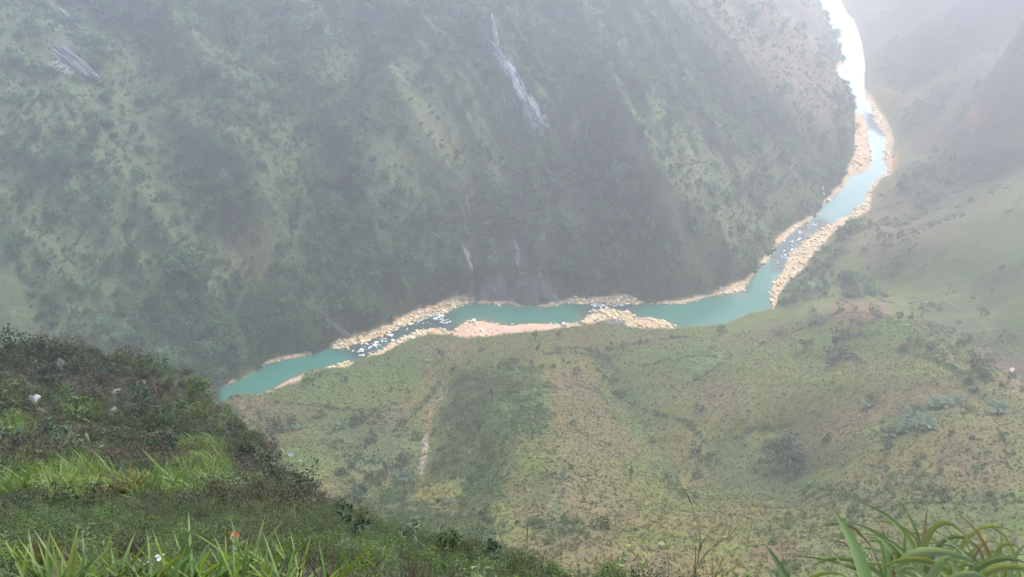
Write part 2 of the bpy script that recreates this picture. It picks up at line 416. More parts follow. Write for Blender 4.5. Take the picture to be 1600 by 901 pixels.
# near side
nsm = (~FARM).astype(np.float32)
mixc(nsm, OLIVE)
mixc(nsm * sstep(-.1, .55, n1 + .35 * n2) * .8, DRY)
mixc(nsm * sstep(.05, .6, -n1 + .5 * n2) * .8, GREEN)
bush += nsm * .55 * sstep(.22, .5, fbm(x / 34, y / 34, 3, 261) - .25 * n1) * sstep(-.2, .3, fbm(x / 9, y / 9, 2, 271))
def P_of(pts): return cast(*np.array(pts, float).T)[:, :2]
def blob(px, py, rx, ry, rot=0, n=14):
    a = np.linspace(0, 2 * math.pi, n, endpoint=False); c, s = math.cos(math.radians(rot)), math.sin(math.radians(rot))
    u, v = rx * np.cos(a), ry * np.sin(a)
    return [(px + p * c - q * s, py + p * s + q * c) for p, q in zip(u, v)]
def patch(pts, col=None, w=1.0, soft=6.0, rag=5.0, wd=None, bu=None, tu=None):
    """a field, wood or scree: an outline on the ground with a ragged edge"""
    poly = P_of(pts); s = poly_sd(PXY, poly, soft * 2 + rag * 2)
    ii = np.nonzero(s < 900)[0]
    if not len(ii): return
    q = s[ii] + rag * (n2[ii] + .6 * n3[ii])
    m = w * sstep(soft, -soft, q)
    if col is not None: cov[ii] = cov[ii] * (1 - m[:, None]) + col * m[:, None]
    for arr, val in ((wood, wd), (bush, bu), (tuft, tu)):
        if val is not None: arr[ii] = arr[ii] * (1 - m) + val * m
def line(pts, width, col, w=1.0, wd=None, bu=None):
    poly = P_of(pts); s, _ = seg_dist(PXY, poly)
    m = w * sstep(width, width * .4, s + width * .5 * n3)
    ii = np.nonzero(m > 0)[0]
    cov[ii] = cov[ii] * (1 - m[ii, None]) + col * m[ii, None]
    for arr, val in ((wood, wd), (bush, bu)):
        if val is not None: arr[ii] = arr[ii] * (1 - m[ii]) + val * m[ii]
PALE = C(.14,.15,.07)
# ---- far wall: woods, grass ribs, bare rock
patch([(180,600),(170,500),(250,440),(380,440),(480,400),(560,420),(640,470),(690,470),(600,510),(500,545),(400,575),(340,600)], DARK, .9, 10, 12, wd=1.0, bu=.9)
patch([(480,300),(540,140),(570,120),(580,220),(560,320),(620,330),(690,330),(760,420),(770,460),(650,480),(560,430),(480,400)], DARK, .75, 12, 14, wd=.85, bu=.8)
patch([(700,320),(800,300),(900,250),(960,300),(1040,420),(1060,460),(960,460),(740,465)], C(.050,.066,.040), .8, 12, 14, wd=.7, bu=.8)
patch([(900,190),(950,200),(1000,290),(1030,370),(1050,430),(980,380),(930,300)], DARK, .8, 10, 10, wd=.9, bu=.8)
patch([(590,120),(700,100),(770,140),(780,270),(720,300),(600,280)], C(.115,.130,.060), .8, 16, 12, wd=.15, bu=.35)
patch([(640,200),(700,180),(730,250),(650,260)], PALE, .5, 14, 10, wd=.05)
patch([(340,350),(400,340),(440,400),(420,470),(350,440)], C(.120,.120,.054), .8, 12, 10, wd=.1, bu=.3)
patch(blob(328, 324, 14, 12), BRIGHT, .8, 5, 4, wd=.1)
patch(blob(290, 245, 26, 10), PALE, .5, 6, 6, wd=.1); patch(blob(95, 390, 20, 9), PALE, .6, 6, 5, wd=.1); patch(blob(45, 360, 18, 9), PALE, .6, 6, 5, wd=.1)
patch(blob(190, 148, 18, 6), PALE, .6, 6, 5); patch(blob(210, 210, 60, 14), PALE, .35, 10, 8, wd=.15)
patch([(965,175),(1010,230),(1060,330),(1100,410),(1150,440),(1200,395),(1280,320),(1290,280),(1230,260),(1130,230),(1060,190)], C(.100,.118,.055), .8, 14, 14, wd=.3, bu=.6)
patch([(985,200),(1005,240),(1040,310),(1085,400),(1110,440),(1070,400),(1030,320),(990,240)], C(.180,.170,.080), .9, 6, 5, wd=.03, bu=.2)
patch([(1070,-5),(1140,60),(1220,150),(1310,225),(1320,180),(1290,60),(1270,0)], C(.150,.122,.080), .8, 14, 14, wd=.06, bu=.25)
line([(1062,0),(1130,75),(1180,125),(1220,160)], 9, C(.15,.14,.075), .8, wd=0)
patch([(1030,80),(1100,120),(1180,170),(1230,220),(1130,200),(1040,150)], DARK, .6, 12, 12, wd=.8, bu=.7)
patch([(1280,270),(1320,215),(1330,245),(1318,275),(1296,300),(1285,290)], DARK, .9, 5, 4, wd=1.0, bu=.8)
patch([(1300,145),(1320,150),(1325,180),(1310,185)], DARK, .8, 4, 4, wd=.9)
patch(blob(1035,190,14,22,-30), BRIGHT, .35, 6, 5)
for pts in ([(775,75),(790,80),(800,120),(790,118)], [(805,150),(830,150),(840,195),(822,190)], [(716,365),(727,380),(740,450),(733,460),(724,410)], [(795,380),(815,390),(822,420),(800,415)],
            [(865,265),(875,290),(870,290)], [(885,350),(900,355),(905,380)], [(85,70),(118,65),(125,105),(95,118),(70,112)], [(520,500),(535,505),(540,522),(524,525)],
            [(740,455),(800,440),(860,445),(880,470),(800,474),(750,472)], [(885,205),(900,190),(900,225)]):
    patch(pts, ROCK, .75, 4, 6, wd=.1, bu=.3)
patch([(480,470),(505,480),(536,510),(540,526),(520,520)], C(.10,.09,.06), .8, 5, 6, wd=.1, bu=.4)
# ---- right-hand slopes
patch([(1395,280),(1420,190),(1500,120),(1600,60),(1600,330),(1500,360),(1400,420),(1330,400)], C(.125,.098,.058), .9, 16, 16, bu=.45)
patch([(1340,0),(1600,0),(1600,60),(1450,120),(1370,110)], C(.115,.105,.072), .7, 16, 16, bu=.3)
patch([(1400,300),(1500,270),(1600,250),(1600,330),(1480,360)], GREEN, .35, 14, 14, bu=.5)
patch([(1360,105),(1400,60),(1480,55),(1500,80),(1400,150)], DARK, .8, 12, 12, bu=.6, wd=.6)
patch([(1390,300),(1420,270),(1480,255),(1560,240),(1600,235),(1600,262),(1500,285),(1420,312)], DARK, .75, 8, 10, bu=.7, wd=.5)
patch([(1395,190),(1450,150),(1540,110),(1600,80),(1600,110),(1500,160),(1420,210)], DARK, .7, 8, 10, bu=.6, wd=.4)
patch([(1390,250),(1405,235),(1400,265),(1388,270)], ORANGE, .95, 3, 2)
patch([(1505,185),(1530,180),(1545,205),(1510,215)], ORANGE, .85, 5, 4)
patch([(1410,240),(1440,235),(1460,260),(1420,275)], C(.13,.13,.06), .7, 4, 3, bu=.05)
patch([(1405,330),(1430,325),(1385,345),(1360,340)], SOIL, .5, 5, 4)
patch([(1330,380),(1400,370),(1425,400),(1410,430),(1350,420)], C(.12,.10,.065), .7, 6, 5, bu=.1)
patch([(1420,405),(1445,400),(1470,450),(1435,445)], C(.08,.105,.05), .8, 4, 3, bu=.2)
patch([(1300,430),(1350,420),(1380,460),(1320,470)], DARK, .85, 7, 6, wd=.6, bu=.9)
patch([(1220,450),(1260,420),(1330,340),(1345,345),(1300,430),(1290,465),(1215,480)], C(.055,.085,.038), .85, 6, 6, wd=.35, bu=.8)
patch([(1500,440),(1600,420),(1600,560),(1540,520)], DARK, .6, 14, 12, wd=.3, bu=.7)
patch([(1420,470),(1500,480),(1560,540),(1600,570),(1600,600),(1520,560),(1440,510)], C(.065,.085,.045), .7, 8, 8, bu=.6)
patch([(1470,0),(1600,-5),(1600,20),(1500,40)], C(.12,.10,.08), .5, 10, 8)
# ---- hill fields
patch([(1285,490),(1310,470),(1390,470),(1410,500),(1330,505)], C(.150,.098,.062), .85, 6, 5, bu=.05)
patch([(1220,500),(1285,470),(1300,475),(1280,495),(1230,515)], C(.125,.135,.05), .8, 5, 4, bu=.1)
patch([(1360,515),(1400,502),(1440,510),(1420,528),(1390,530)], C(.085,.165,.035), .95, 4, 3, bu=0, tu=.9)
patch([(1460,540),(1500,545),(1530,590),(1500,570)], SOIL, .5, 6, 5)
patch([(1530,545),(1600,570),(1600,620),(1560,600)], C(.17,.105,.075), .8, 7, 6, bu=.1)
patch([(1420,500),(1490,515),(1520,555),(1460,525)], C(.14,.10,.06), .7, 6, 6, bu=.1)
patch([(1060,540),(1120,530),(1140,560),(1085,590),(1070,570)], C(.100,.160,.045), .6, 6, 5, bu=.1)
patch([(1200,500),(1260,520),(1230,540),(1160,530)], BROWN, .6, 6, 5, bu=.15)
patch([(960,520),(1040,515),(1060,535),(1000,545),(950,545)], BROWN, .8, 6, 5, bu=.08)
patch([(1000,560),(1100,590),(1200,600),(1150,640),(1060,640),(1000,610)], C(.120,.118,.045), .6, 10, 10, bu=.12)
patch([(1100,600),(1160,605),(1140,640),(1090,640)], C(.130,.082,.060), .6, 8, 8)
patch([(860,580),(900,585),(935,600),(960,650),(1000,690),(960,740),(870,740),(855,680)], C(.122,.098,.050), .8, 8, 8, bu=.05)
patch([(870,585),(905,580),(930,600),(900,610)], C(.135,.085,.065), .6, 4, 4)
patch([(700,600),(760,570),(850,572),(858,600),(855,680),(800,690),(740,680),(690,650)], C(.070,.108,.033), .85, 6, 6, wd=.0, bu=.85)
patch([(690,640),(750,660),(800,690),(800,780),(740,790),(690,740)], C(.060,.088,.032), .9, 7, 7, wd=.0, bu=.95)
patch([(740,590),(775,590),(770,640),(740,640)], DARK, .6, 6, 6, bu=1)
patch([(660,535),(740,527),(750,545),(700,560),(640,550)], C(.135,.115,.062), .85, 5, 4, bu=.06)
patch([(640,570),(700,580),(690,600),(650,600)], C(.125,.10,.055), .7, 5, 4, bu=.1)
patch([(430,620),(480,590),(560,572),(640,545),(650,590),(620,630),(540,640),(470,640)], C(.092,.128,.036), .85, 7, 6, bu=.12)
patch([(600,560),(650,550),(660,590),(640,620),(600,600)], GREEN, .7, 6, 6, bu=.7)
patch([(370,620),(430,620),(460,650),(500,680),(440,690),(400,660)], BROWN, .8, 6, 6, bu=.3)
patch([(480,650),(560,640),(640,640),(655,690),(640,740),(560,740),(500,700)], C(.068,.085,.042), .7, 8, 8, bu=.75, wd=.0)
patch([(575,650),(640,630),(645,650),(600,670)], C(.13,.085,.055), .55, 6, 6, bu=.2)
patch([(655,755),(680,750),(720,775),(690,785),(650,785)], C(.145,.125,.035), .85, 4, 4, bu=.05)
patch([(560,730),(600,725),(630,745),(600,750)], C(.115,.130,.045), .7, 5, 4, bu=.1)
patch([(520,750),(570,740),(580,760),(550,775),(520,770)], BROWN, .7, 5, 4, bu=.1)
patch([(600,745),(640,740),(650,780),(615,800),(590,770)], DARK, .8, 5, 5, bu=1)
patch([(800,760),(860,740),(960,750),(1000,800),(900,860),(820,830)], C(.110,.085,.052), .5, 10, 10, bu=.3)
patch([(830,740),(900,790),(900,860),(850,850)], C(.062,.080,.036), .7, 8, 8, bu=.8)
patch([(925,530),(960,560),(1000,610),(1030,660),(1000,680),(960,620),(930,570)], C(.070,.115,.040), .8, 6, 6, bu=.7)
patch([(1000,670),(1060,720),(1110,790),(1070,780),(1020,720)], C(.062,.088,.036), .6, 6, 6, bu=.7)
patch([(1090,700),(1160,680),(1240,690),(1290,740),(1230,790),(1110,760)], C(.055,.078,.036), .8, 10, 10, bu=.75)
patch([(1195,690),(1230,685),(1255,720),(1230,750),(1200,740)], DARK, .8, 6, 6, bu=1)
patch([(1290,640),(1400,600),(1500,580),(1560,620),(1480,650),(1380,660),(1300,680)], C(.128,.092,.050), .7, 10, 10, bu=.2)
patch([(1250,660),(1340,650),(1360,700),(1280,730)], C(.095,.072,.046), .6, 10, 10, bu=.4)
patch([(1480,660),(1600,640),(1600,760),(1500,770),(1450,720)], C(.125,.088,.052), .6, 12, 12, bu=.3)
patch([(1380,640),(1480,620),(1490,650),(1400,690),(1370,680)], DARK, .6, 6, 6, bu=.9)
patch([(1200,780),(1400,730),(1600,770),(1600,901),(1200,901)], C(.085,.092,.040), .6, 14, 14, bu=.5)
patch([(1180,850),(1230,840),(1240,870),(1190,880)], C(.15,.09,.06), .6, 5, 5)
patch([(700,840),(1100,870),(1100,901),(800,901)], C(.12,.09,.058), .4, 8, 8)
patch([(460,770),(540,750),(640,790),(760,800),(800,850),(820,901),(500,901),(440,840)], C(.050,.070,.030), .85, 8, 8, bu=1, wd=.35)
# paths, gully and walls of earth
line([(740,598),(700,610),(683,625),(673,645),(664,690),(658,740)], 2.4, C(.20,.13,.09), .75, bu=.1)
line([(663,680),(665,700),(658,740)], 2.2, C(.30,.25,.20), .7, bu=0)
line([(1440,470),(1475,467),(1518,486),(1550,520),(1568,536),(1600,560)], 1.2, C(.20,.18,.13), .5, bu=0)
line([(1250,434),(1270,445),(1295,450),(1320,452)], 1.6, C(.25,.22,.17), .7, bu=0)
line([(1370,474),(1395,472),(1420,473),(1455,466)], 1.5, C(.25,.22,.18), .6, bu=0)
line([(850,800),(870,770),(900,750),(960,745),(1010,760)], 1.4, C(.15,.12,.08), .7, bu=0)
line([(700,590),(690,615),(640,650)], 1.6, C(.18,.14,.08), .5)
for pts in ([(868,545),(905,541),(930,548),(950,562),(968,582)], [(850,553),(900,550),(930,556),(950,575)], [(955,546),(1000,535),(1040,528),(1075,526)], [(1000,572),(1050,560),(1100,555),(1135,560)], [(1075,598),(1100,585),(1130,566)],
            [(430,628),(480,632),(530,640),(600,642)], [(685,598),(665,625),(640,650)], [(1240,518),(1285,499),(1310,487)], [(1400,545),(1450,560),(1500,590),(1560,640)], [(1440,520),(1490,548),(1540,598)],
            [(640,790),(680,786),(720,776)], [(545,728),(580,742),(620,772),(632,798)], [(1010,640),(1060,655),(1100,690)], [(1130,690),(1180,668),(1240,660)], [(900,600),(935,612),(960,640)]):
    line(pts, 2.6, C(.040,.068,.028), .9, bu=1.0)
for pts in ([(1600,192),(1540,208),(1480,222),(1430,238)], [(1385,170),(1450,130),(1520,90),(1600,60)], [(1400,140),(1470,100),(1540,50)], [(1350,330),(1420,315),(1500,300)], [(1300,380),(1340,362),(1380,345)], [(1420,255),(1460,275),(1480,290)]):
    line(pts, 4.0, C(.045,.065,.035), .7, bu=.8)
for q_ in range(6):
    line([(1395+4*q_,352+9*q_),(1415+3*q_,372+9*q_),(1408-2*q_,392+8*q_),(1380-4*q_,396+8*q_)], 1.6, C(.055,.07,.035), .7)
    line([(1405+9*q_,238+3*q_),(1413+9*q_,252+2*q_),(1410+9*q_,268)], 2.0, C(.07,.09,.04), .7)
# banks: sand, shingle
sandw = sstep(2.0, -1.0, B0['db'] + 1.6 * n3 + .8 * n2) * (1 - NEARM)
mixc(sandw, C(.52,.37,.21)); mixc(sandw * sstep(-.1, .5, n2), C(.58,.39,.23)); mixc(sandw * sstep(.1, .7, n3) * .4, C(.32,.25,.17))
for pts in ([(690,518),(712,514),(740,501),(770,505),(830,506),(860,506),(860,514),(780,522),(730,526)], [(990,500),(1045,505),(1053,512),(1008,512),(984,510)], [(445,596),(470,586),(475,582),(470,592),(430,607)], [(1336,215),(1360,205),(1360,245),(1335,250)]):
    patch(pts, C(.56,.36,.26), .9, 2, 1.5, wd=0, bu=0, tu=0)
patch([(945,499),(965,495),(982,500),(978,506),(950,504)], C(.20,.19,.19), .9, 2, 1.5)
mixc(B0['wet'].astype(np.float32), C(.12,.13,.09))
bare = np.clip(sandw + B0['wet'], 0, 1)
wood *= (1 - bare); bush *= (1 - bare); tuft *= (1 - bare)
# ---- near ledge and knoll
nm = NEARM.astype(np.float32)
mixc(nm, C(.034,.038,.020)); mixc(nm * sstep(0, .6, fbm(x / 6, y / 6, 3, 171)) * .8, C(.055,.040,.026)); 
kn = nm * sstep(55, 85, RAD) * sstep(-.27, -.36, ANG)
mixc(kn * sstep(-.05, .3, fbm(x / 7, y / 7, 4, 181)) * .8, DKROCK)
wood *= (1 - nm); bush *= (1 - nm); tuft *= (1 - nm)
lone = (~FARM) & (bush < .65)
bush = np.where(lone, bush * 2.2 * sstep(.12, .42, fbm(x / 22, y / 22, 3, 281) + .35 * fbm(x / 7, y / 7, 2, 283)), bush)
# fine mottling of the cover itself
cov *= (1 + .20 * n3 + .12 * n2)[:, None]
cov = np.clip(cov, .012, .6)
print("cover", round(time.time() - T0, 1))

# ------------------------------------------------------------------ materials
def mat(name):
    m = bpy.data.materials.new(name); m.use_nodes = True
    nt = m.node_tree; return m, nt, nt.nodes, nt.links, nt.nodes["Principled BSDF"]
def node(nt, typ, **kw):
    n = nt.nodes.new(typ)
    for k, v in kw.items(): setattr(n, k, v)
    return n
def hsv_var(nt, color_out, rnd_out, hue=.04, sat=.25, val=.45):
    h = node(nt, "ShaderNodeHueSaturation"); nt.links.new(color_out, h.inputs["Color"])
    for sock, amp, base, off in (("Hue", hue, .5, 0.0), ("Value", val, 1.0, .37), ("Saturation", sat, 1.0, .71)):
        a = node(nt, "ShaderNodeMath", operation='ADD'); a.inputs[1].default_value = off; nt.links.new(rnd_out, a.inputs[0])
        f = node(nt, "ShaderNodeMath", operation='FRACT'); nt.links.new(a.outputs[0], f.inputs[0])
        mr = node(nt, "ShaderNodeMapRange"); mr.inputs[3].default_value = base - amp; mr.inputs[4].default_value = base + amp
        nt.links.new(f.outputs[0], mr.inputs[0]); nt.links.new(mr.outputs[0], h.inputs[sock])
    return h.outputs[0]
def m_ground():
    m, nt, N, L, p = mat("ground cover")
    at = node(nt, "ShaderNodeAttribute", attribute_name="cover")
    geo = node(nt, "ShaderNodeNewGeometry")
    a = node(nt, "ShaderNodeTexNoise"); a.inputs["Scale"].default_value = .55; a.inputs["Detail"].default_value = 6; a.inputs["Roughness"].default_value = .7
    L.new(geo.outputs["Position"], a.inputs["Vector"])
    r = node(nt, "ShaderNodeMapRange"); r.inputs[1].default_value = .32; r.inputs[2].default_value = .68; r.inputs[3].default_value = .62; r.inputs[4].default_value = 1.38
    L.new(a.outputs[0], r.inputs[0])
    mx = node(nt, "ShaderNodeVectorMath", operation='SCALE'); L.new(at.outputs["Color"], mx.inputs[0]); L.new(r.outputs[0], mx.inputs["Scale"])
    L.new(mx.outputs[0], p.inputs["Base Color"])
    p.inputs["Roughness"].default_value = .95; p.inputs["Specular IOR Level"].default_value = .15
    b = node(nt, "ShaderNodeTexNoise"); b.inputs["Scale"].default_value = .9; b.inputs["Detail"].default_value = 5; L.new(geo.outputs["Position"], b.inputs["Vector"])
    bp_ = node(nt, "ShaderNodeBump"); bp_.inputs["Strength"].default_value = .8; bp_.inputs["Distance"].default_value = .7
    L.new(b.outputs[0], bp_.inputs["Height"]); L.new(bp_.outputs[0], p.inputs["Normal"])
    return m
def m_leaf(name, cols, spread=(.03, .2, .4), scale=.02, trans=.25, inst=True, rough=.6):
    """leaf colour: drifts over the hillside and differs from plant to plant"""
    m, nt, N, L, p = mat(name)
    oi = node(nt, "ShaderNodeObjectInfo")
    geo = node(nt, "ShaderNodeNewGeometry")
    ns = node(nt, "ShaderNodeTexNoise"); ns.inputs["Scale"].default_value = scale; ns.inputs["Detail"].default_value = 4
    L.new(geo.outputs["Position"], ns.inputs["Vector"])
    add = node(nt, "ShaderNodeMath", operation='MULTIPLY_ADD'); add.inputs[1].default_value = .5
    L.new(oi.outputs["Random"], add.inputs[0])
    mr = node(nt, "ShaderNodeMapRange"); mr.inputs[1].default_value = .35; mr.inputs[2].default_value = .65; mr.inputs[3].default_value = -.1; mr.inputs[4].default_value = .6
    L.new(ns.outputs[0], mr.inputs[0]); L.new(mr.outputs[0], add.inputs[2])
    cr = node(nt, "ShaderNodeValToRGB"); e = cr.color_ramp.elements
    for i, c in enumerate(cols):
        pos = i / max(1, len(cols) - 1)
        el = e[i] if i < 2 else e.new(pos)
        el.position = pos; el.color = (*c, 1)
    L.new(add.outputs[0], cr.inputs[0])
    col = hsv_var(nt, cr.outputs[0], oi.outputs["Random"], *spread)
    L.new(col, p.inputs["Base Color"]); p.inputs["Roughness"].default_value = rough; p.inputs["Specular IOR Level"].default_value = .3
    tr = node(nt, "ShaderNodeBsdfTranslucent"); L.new(col, tr.inputs[0])
    ms = node(nt, "ShaderNodeMixShader"); ms.inputs[0].default_value = trans
    L.new(p.outputs[0], ms.inputs[1]); L.new(tr.outputs[0], ms.inputs[2]); L.new(ms.outputs[0], N["Material Output"].inputs[0])
    return m
def m_rock(name, c1, c2, scale=1.2, bump=.25):
    m, nt, N, L, p = mat(name)
    oi = node(nt, "ShaderNodeObjectInfo"); tc = node(nt, "ShaderNodeTexCoord")
    ns = node(nt, "ShaderNodeTexNoise"); ns.inputs["Scale"].default_value = scale; ns.inputs["Detail"].default_value = 7; ns.inputs["Roughness"].default_value = .65
    L.new(tc.outputs["Object"], ns.inputs["Vector"])
    cr = node(nt, "ShaderNodeValToRGB"); e = cr.color_ramp.elements
    e[0].position = .35; e[0].color = (*c1, 1); e[1].position = .62; e[1].color = (*c2, 1)
    L.new(ns.outputs[0], cr.inputs[0])
    L.new(hsv_var(nt, cr.outputs[0], oi.outputs["Random"], .015, .3, .3), p.inputs["Base Color"])
    p.inputs["Roughness"].default_value = .85
    bp_ = node(nt, "ShaderNodeBump"); bp_.inputs["Strength"].default_value = .7; bp_.inputs["Distance"].default_value = bump
    L.new(ns.outputs[0], bp_.inputs["Height"]); L.new(bp_.outputs[0], p.inputs["Normal"])
    return m
def m_plain(name, c, rough=.8, var=.12, scale=6.0):
    m, nt, N, L, p = mat(name)
    tc = node(nt, "ShaderNodeTexCoord"); ns = node(nt, "ShaderNodeTexNoise"); ns.inputs["Scale"].default_value = scale; ns.inputs["Detail"].default_value = 4
    L.new(tc.outputs["Object"], ns.inputs["Vector"])
    cr = node(nt, "ShaderNodeValToRGB"); e = cr.color_ramp.elements
    e[0].position = .3; e[0].color = (*[v * (1 - var) for v in c], 1); e[1].position = .7; e[1].color = (*[v * (1 + var) for v in c], 1)
    L.new(ns.outputs[0], cr.inputs[0]); L.new(cr.outputs[0], p.inputs["Base Color"]); p.inputs["Roughness"].default_value = rough
    return m
M = {}
M['ground'] = m_ground()

# ------------------------------------------------------------------ scene helpers
def tag(o, label=None, cat=None, group=None, kind=None):
    if label: o['label'] = label
    if cat: o['category'] = cat
    if group: o['group'] = group
    if kind: o['kind'] = kind
    return o
def mesh_np(name, verts, faces, mats=None, smooth=False, midx=None):
    """faces: (n,k) array of one size"""
    verts = np.asarray(verts, np.float32); faces = np.asarray(faces, np.int32)
    me = bpy.data.meshes.new(name); nv, nf, k = len(verts), len(faces), faces.shape[1]
    me.vertices.add(nv); me.vertices.foreach_set('co', verts.ravel())
    me.loops.add(nf * k); me.loops.foreach_set('vertex_index', faces.ravel())
    me.polygons.add(nf); me.polygons.foreach_set('loop_start', np.arange(0, nf * k, k, dtype=np.int32))
    if midx is not None: me.polygons.foreach_set('material_index', np.asarray(midx, np.int32))
    me.polygons.foreach_set('use_smooth', np.full(nf, smooth))
    me.update(calc_edges=True)
    for m in (mats or []): me.materials.append(m)
    return me
def link(name, me, parent=None, loc=None, rot=None, scale=None):
    o = bpy.data.objects.new(name, me); COL.objects.link(o)
    if parent is not None: o.parent = parent
    if loc is not None: o.location = loc
    if rot is not None: o.rotation_euler = rot
    if scale is not None: o.scale = scale if hasattr(scale, '__len__') else (scale,) * 3
    return o

# ------------------------------------------------------------------ the ground sheet
ii, jj = np.meshgrid(np.arange(NR - 1), np.arange(NT), indexing='ij')
a = (ii * NT + jj).ravel(); b = (ii * NT + (jj + 1) % NT).ravel()
F = np.c_[a, a + NT, b + NT, b]
verts = np.c_[X, Y, Z]
gm = mesh_np("ground", np.r_[verts, [[0, 0, ZG[0].mean()]]], F, [M['ground']], True)
ca = gm.attributes.new("cover", 'FLOAT_COLOR', 'POINT')
ca.data.foreach_set('color', np.c_[np.r_[cov, [[.06,.06,.04]]], np.ones(len(cov) + 1)].astype(np.float32).ravel())
ground = tag(link("ground", gm), "steep green and brown sides of the gorge with the rocky ledge in front", None, None, 'structure')

# ------------------------------------------------------------------ the river
gx = np.arange(WATER[:, 0].min() - 8, WATER[:, 0].max() + 8, 2.2); gy = np.arange(WATER[:, 1].min() - 8, min(2600, WATER[:, 1].max()) + 8, 2.2)
GX, GY = np.meshgrid(gx, gy); GP = np.c_[GX.ravel(), GY.ravel()]
wsd = np.full(len(GP), 1e3, np.float32)
for s in range(0, len(WATER) // 1, 1): pass
dF_, _ = seg_dist(GP[::1], simplify(FAR, 60)[0]); cand = np.nonzero(dF_ < 130)[0]
dw, _ = seg_dist(GP[cand], WATER, True); inn = inside(GP[cand], WATER); wsd[cand] = np.where(inn, -dw, dw)
dnr, _ = seg_dist(GP[cand], NEAR); nearbank = np.full(len(GP), 99, np.float32); nearbank[cand] = dnr
W = wsd.reshape(GX.shape); keep = np.minimum(np.minimum(W[:-1, :-1], W[1:, :-1]), np.minimum(W[:-1, 1:], W[1:, 1:])) < 1.0
r_, c_ = np.nonzero(keep); nx = len(gx)
F = np.c_[r_ * nx + c_, r_ * nx + c_ + 1, (r_ + 1) * nx + c_ + 1, (r_ + 1) * nx + c_]
u, inv = np.unique(F, return_inverse=True); F = inv.reshape(-1, 4)
wp = GP[u]; depth = -wsd[u]
pale = sstep(560, 1050, wp[:, 1]); rapid = np.zeros(len(u), np.float32); shal = sstep(5, 0, depth) * .55  # pale: sky glare on the upper river, put into the water colour
def wblob(pts, soft=6): return sstep(soft, -soft, poly_sd(wp, at_z(*np.array(pts, float).T)[:, :2], 30) + 3 * fbm(wp[:, 0] / 7, wp[:, 1] / 7, 3, 5))
for pts in ([(530,545),(575,530),(640,505),(690,487),(712,490),(708,512),(655,514),(610,530),(565,560)], [(915,497),(905,476),(980,473),(1000,478),(985,492),(945,480)],
            [(1205,425),(1212,390),(1250,352),(1285,340),(1300,350),(1270,368),(1238,395),(1225,425)], [(1350,175),(1390,185),(1380,215),(1356,200)]):
    rapid = np.maximum(rapid, wblob(pts))
for pts in ([(690,518),(720,497),(760,490),(790,502),(850,500),(860,508),(740,510)], [(880,505),(905,490),(925,485),(905,508)], [(975,490),(1000,490),(1050,502),(1060,514),(1000,505)], [(430,606),(470,580),(480,578),(470,592)], [(500,578),(535,566),(560,560),(545,572)],
            [(1336,280),(1365,262),(1365,215),(1350,215)], [(1163,455),(1130,462),(1120,470),(1170,462)]):
    shal = np.maximum(shal, .8 * wblob(pts, 4))
wm = mesh_np("river", np.c_[wp, np.zeros(len(wp))], F)
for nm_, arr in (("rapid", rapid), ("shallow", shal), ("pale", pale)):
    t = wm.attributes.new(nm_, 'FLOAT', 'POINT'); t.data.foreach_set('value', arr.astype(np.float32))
def m_water():
    m, nt, N, L, p = mat("river water")
    ra = node(nt, "ShaderNodeAttribute", attribute_name="rapid"); sh = node(nt, "ShaderNodeAttribute", attribute_name="shallow")
    geo = node(nt, "ShaderNodeNewGeometry")
    m1 = node(nt, "ShaderNodeMixRGB"); m1.inputs[1].default_value = (.030, .150, .108, 1); m1.inputs[2].default_value = (.11, .13, .085, 1); L.new(sh.outputs["Fac"], m1.inputs[0])
    pa = node(nt, "ShaderNodeAttribute", attribute_name="pale"); m0 = node(nt, "ShaderNodeMixRGB"); m0.inputs[2].default_value = (.40, .52, .54, 1); L.new(pa.outputs["Fac"], m0.inputs[0]); L.new(m1.outputs[0], m0.inputs[1])  # upstream glare mixed into the base colour
    m2 = node(nt, "ShaderNodeMixRGB"); m2.inputs[2].default_value = (.030, .050, .050, 1); L.new(ra.outputs["Fac"], m2.inputs[0]); L.new(m0.outputs[0], m2.inputs[1])
    L.new(m2.outputs[0], p.inputs["Base Color"])
    rr = node(nt, "ShaderNodeMapRange"); rr.inputs[3].default_value = .16; rr.inputs[4].default_value = .34; L.new(ra.outputs["Fac"], rr.inputs[0]); L.new(rr.outputs[0], p.inputs["Roughness"])
    p.inputs["IOR"].default_value = 1.33
    ns = node(nt, "ShaderNodeTexNoise"); ns.inputs["Scale"].default_value = .9; ns.inputs["Detail"].default_value = 4; L.new(geo.outputs["Position"], ns.inputs["Vector"])
    bs = node(nt, "ShaderNodeMapRange"); bs.inputs[3].default_value = .06; bs.inputs[4].default_value = .6; L.new(ra.outputs["Fac"], bs.inputs[0])
    b = node(nt, "ShaderNodeBump"); b.inputs["Distance"].default_value = .35; L.new(bs.outputs[0], b.inputs["Strength"]); L.new(ns.outputs[0], b.inputs["Height"]); L.new(b.outputs[0], p.inputs["Normal"])
    return m
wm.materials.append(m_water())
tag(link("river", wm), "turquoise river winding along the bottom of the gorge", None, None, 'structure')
print("river", round(time.time() - T0, 1))

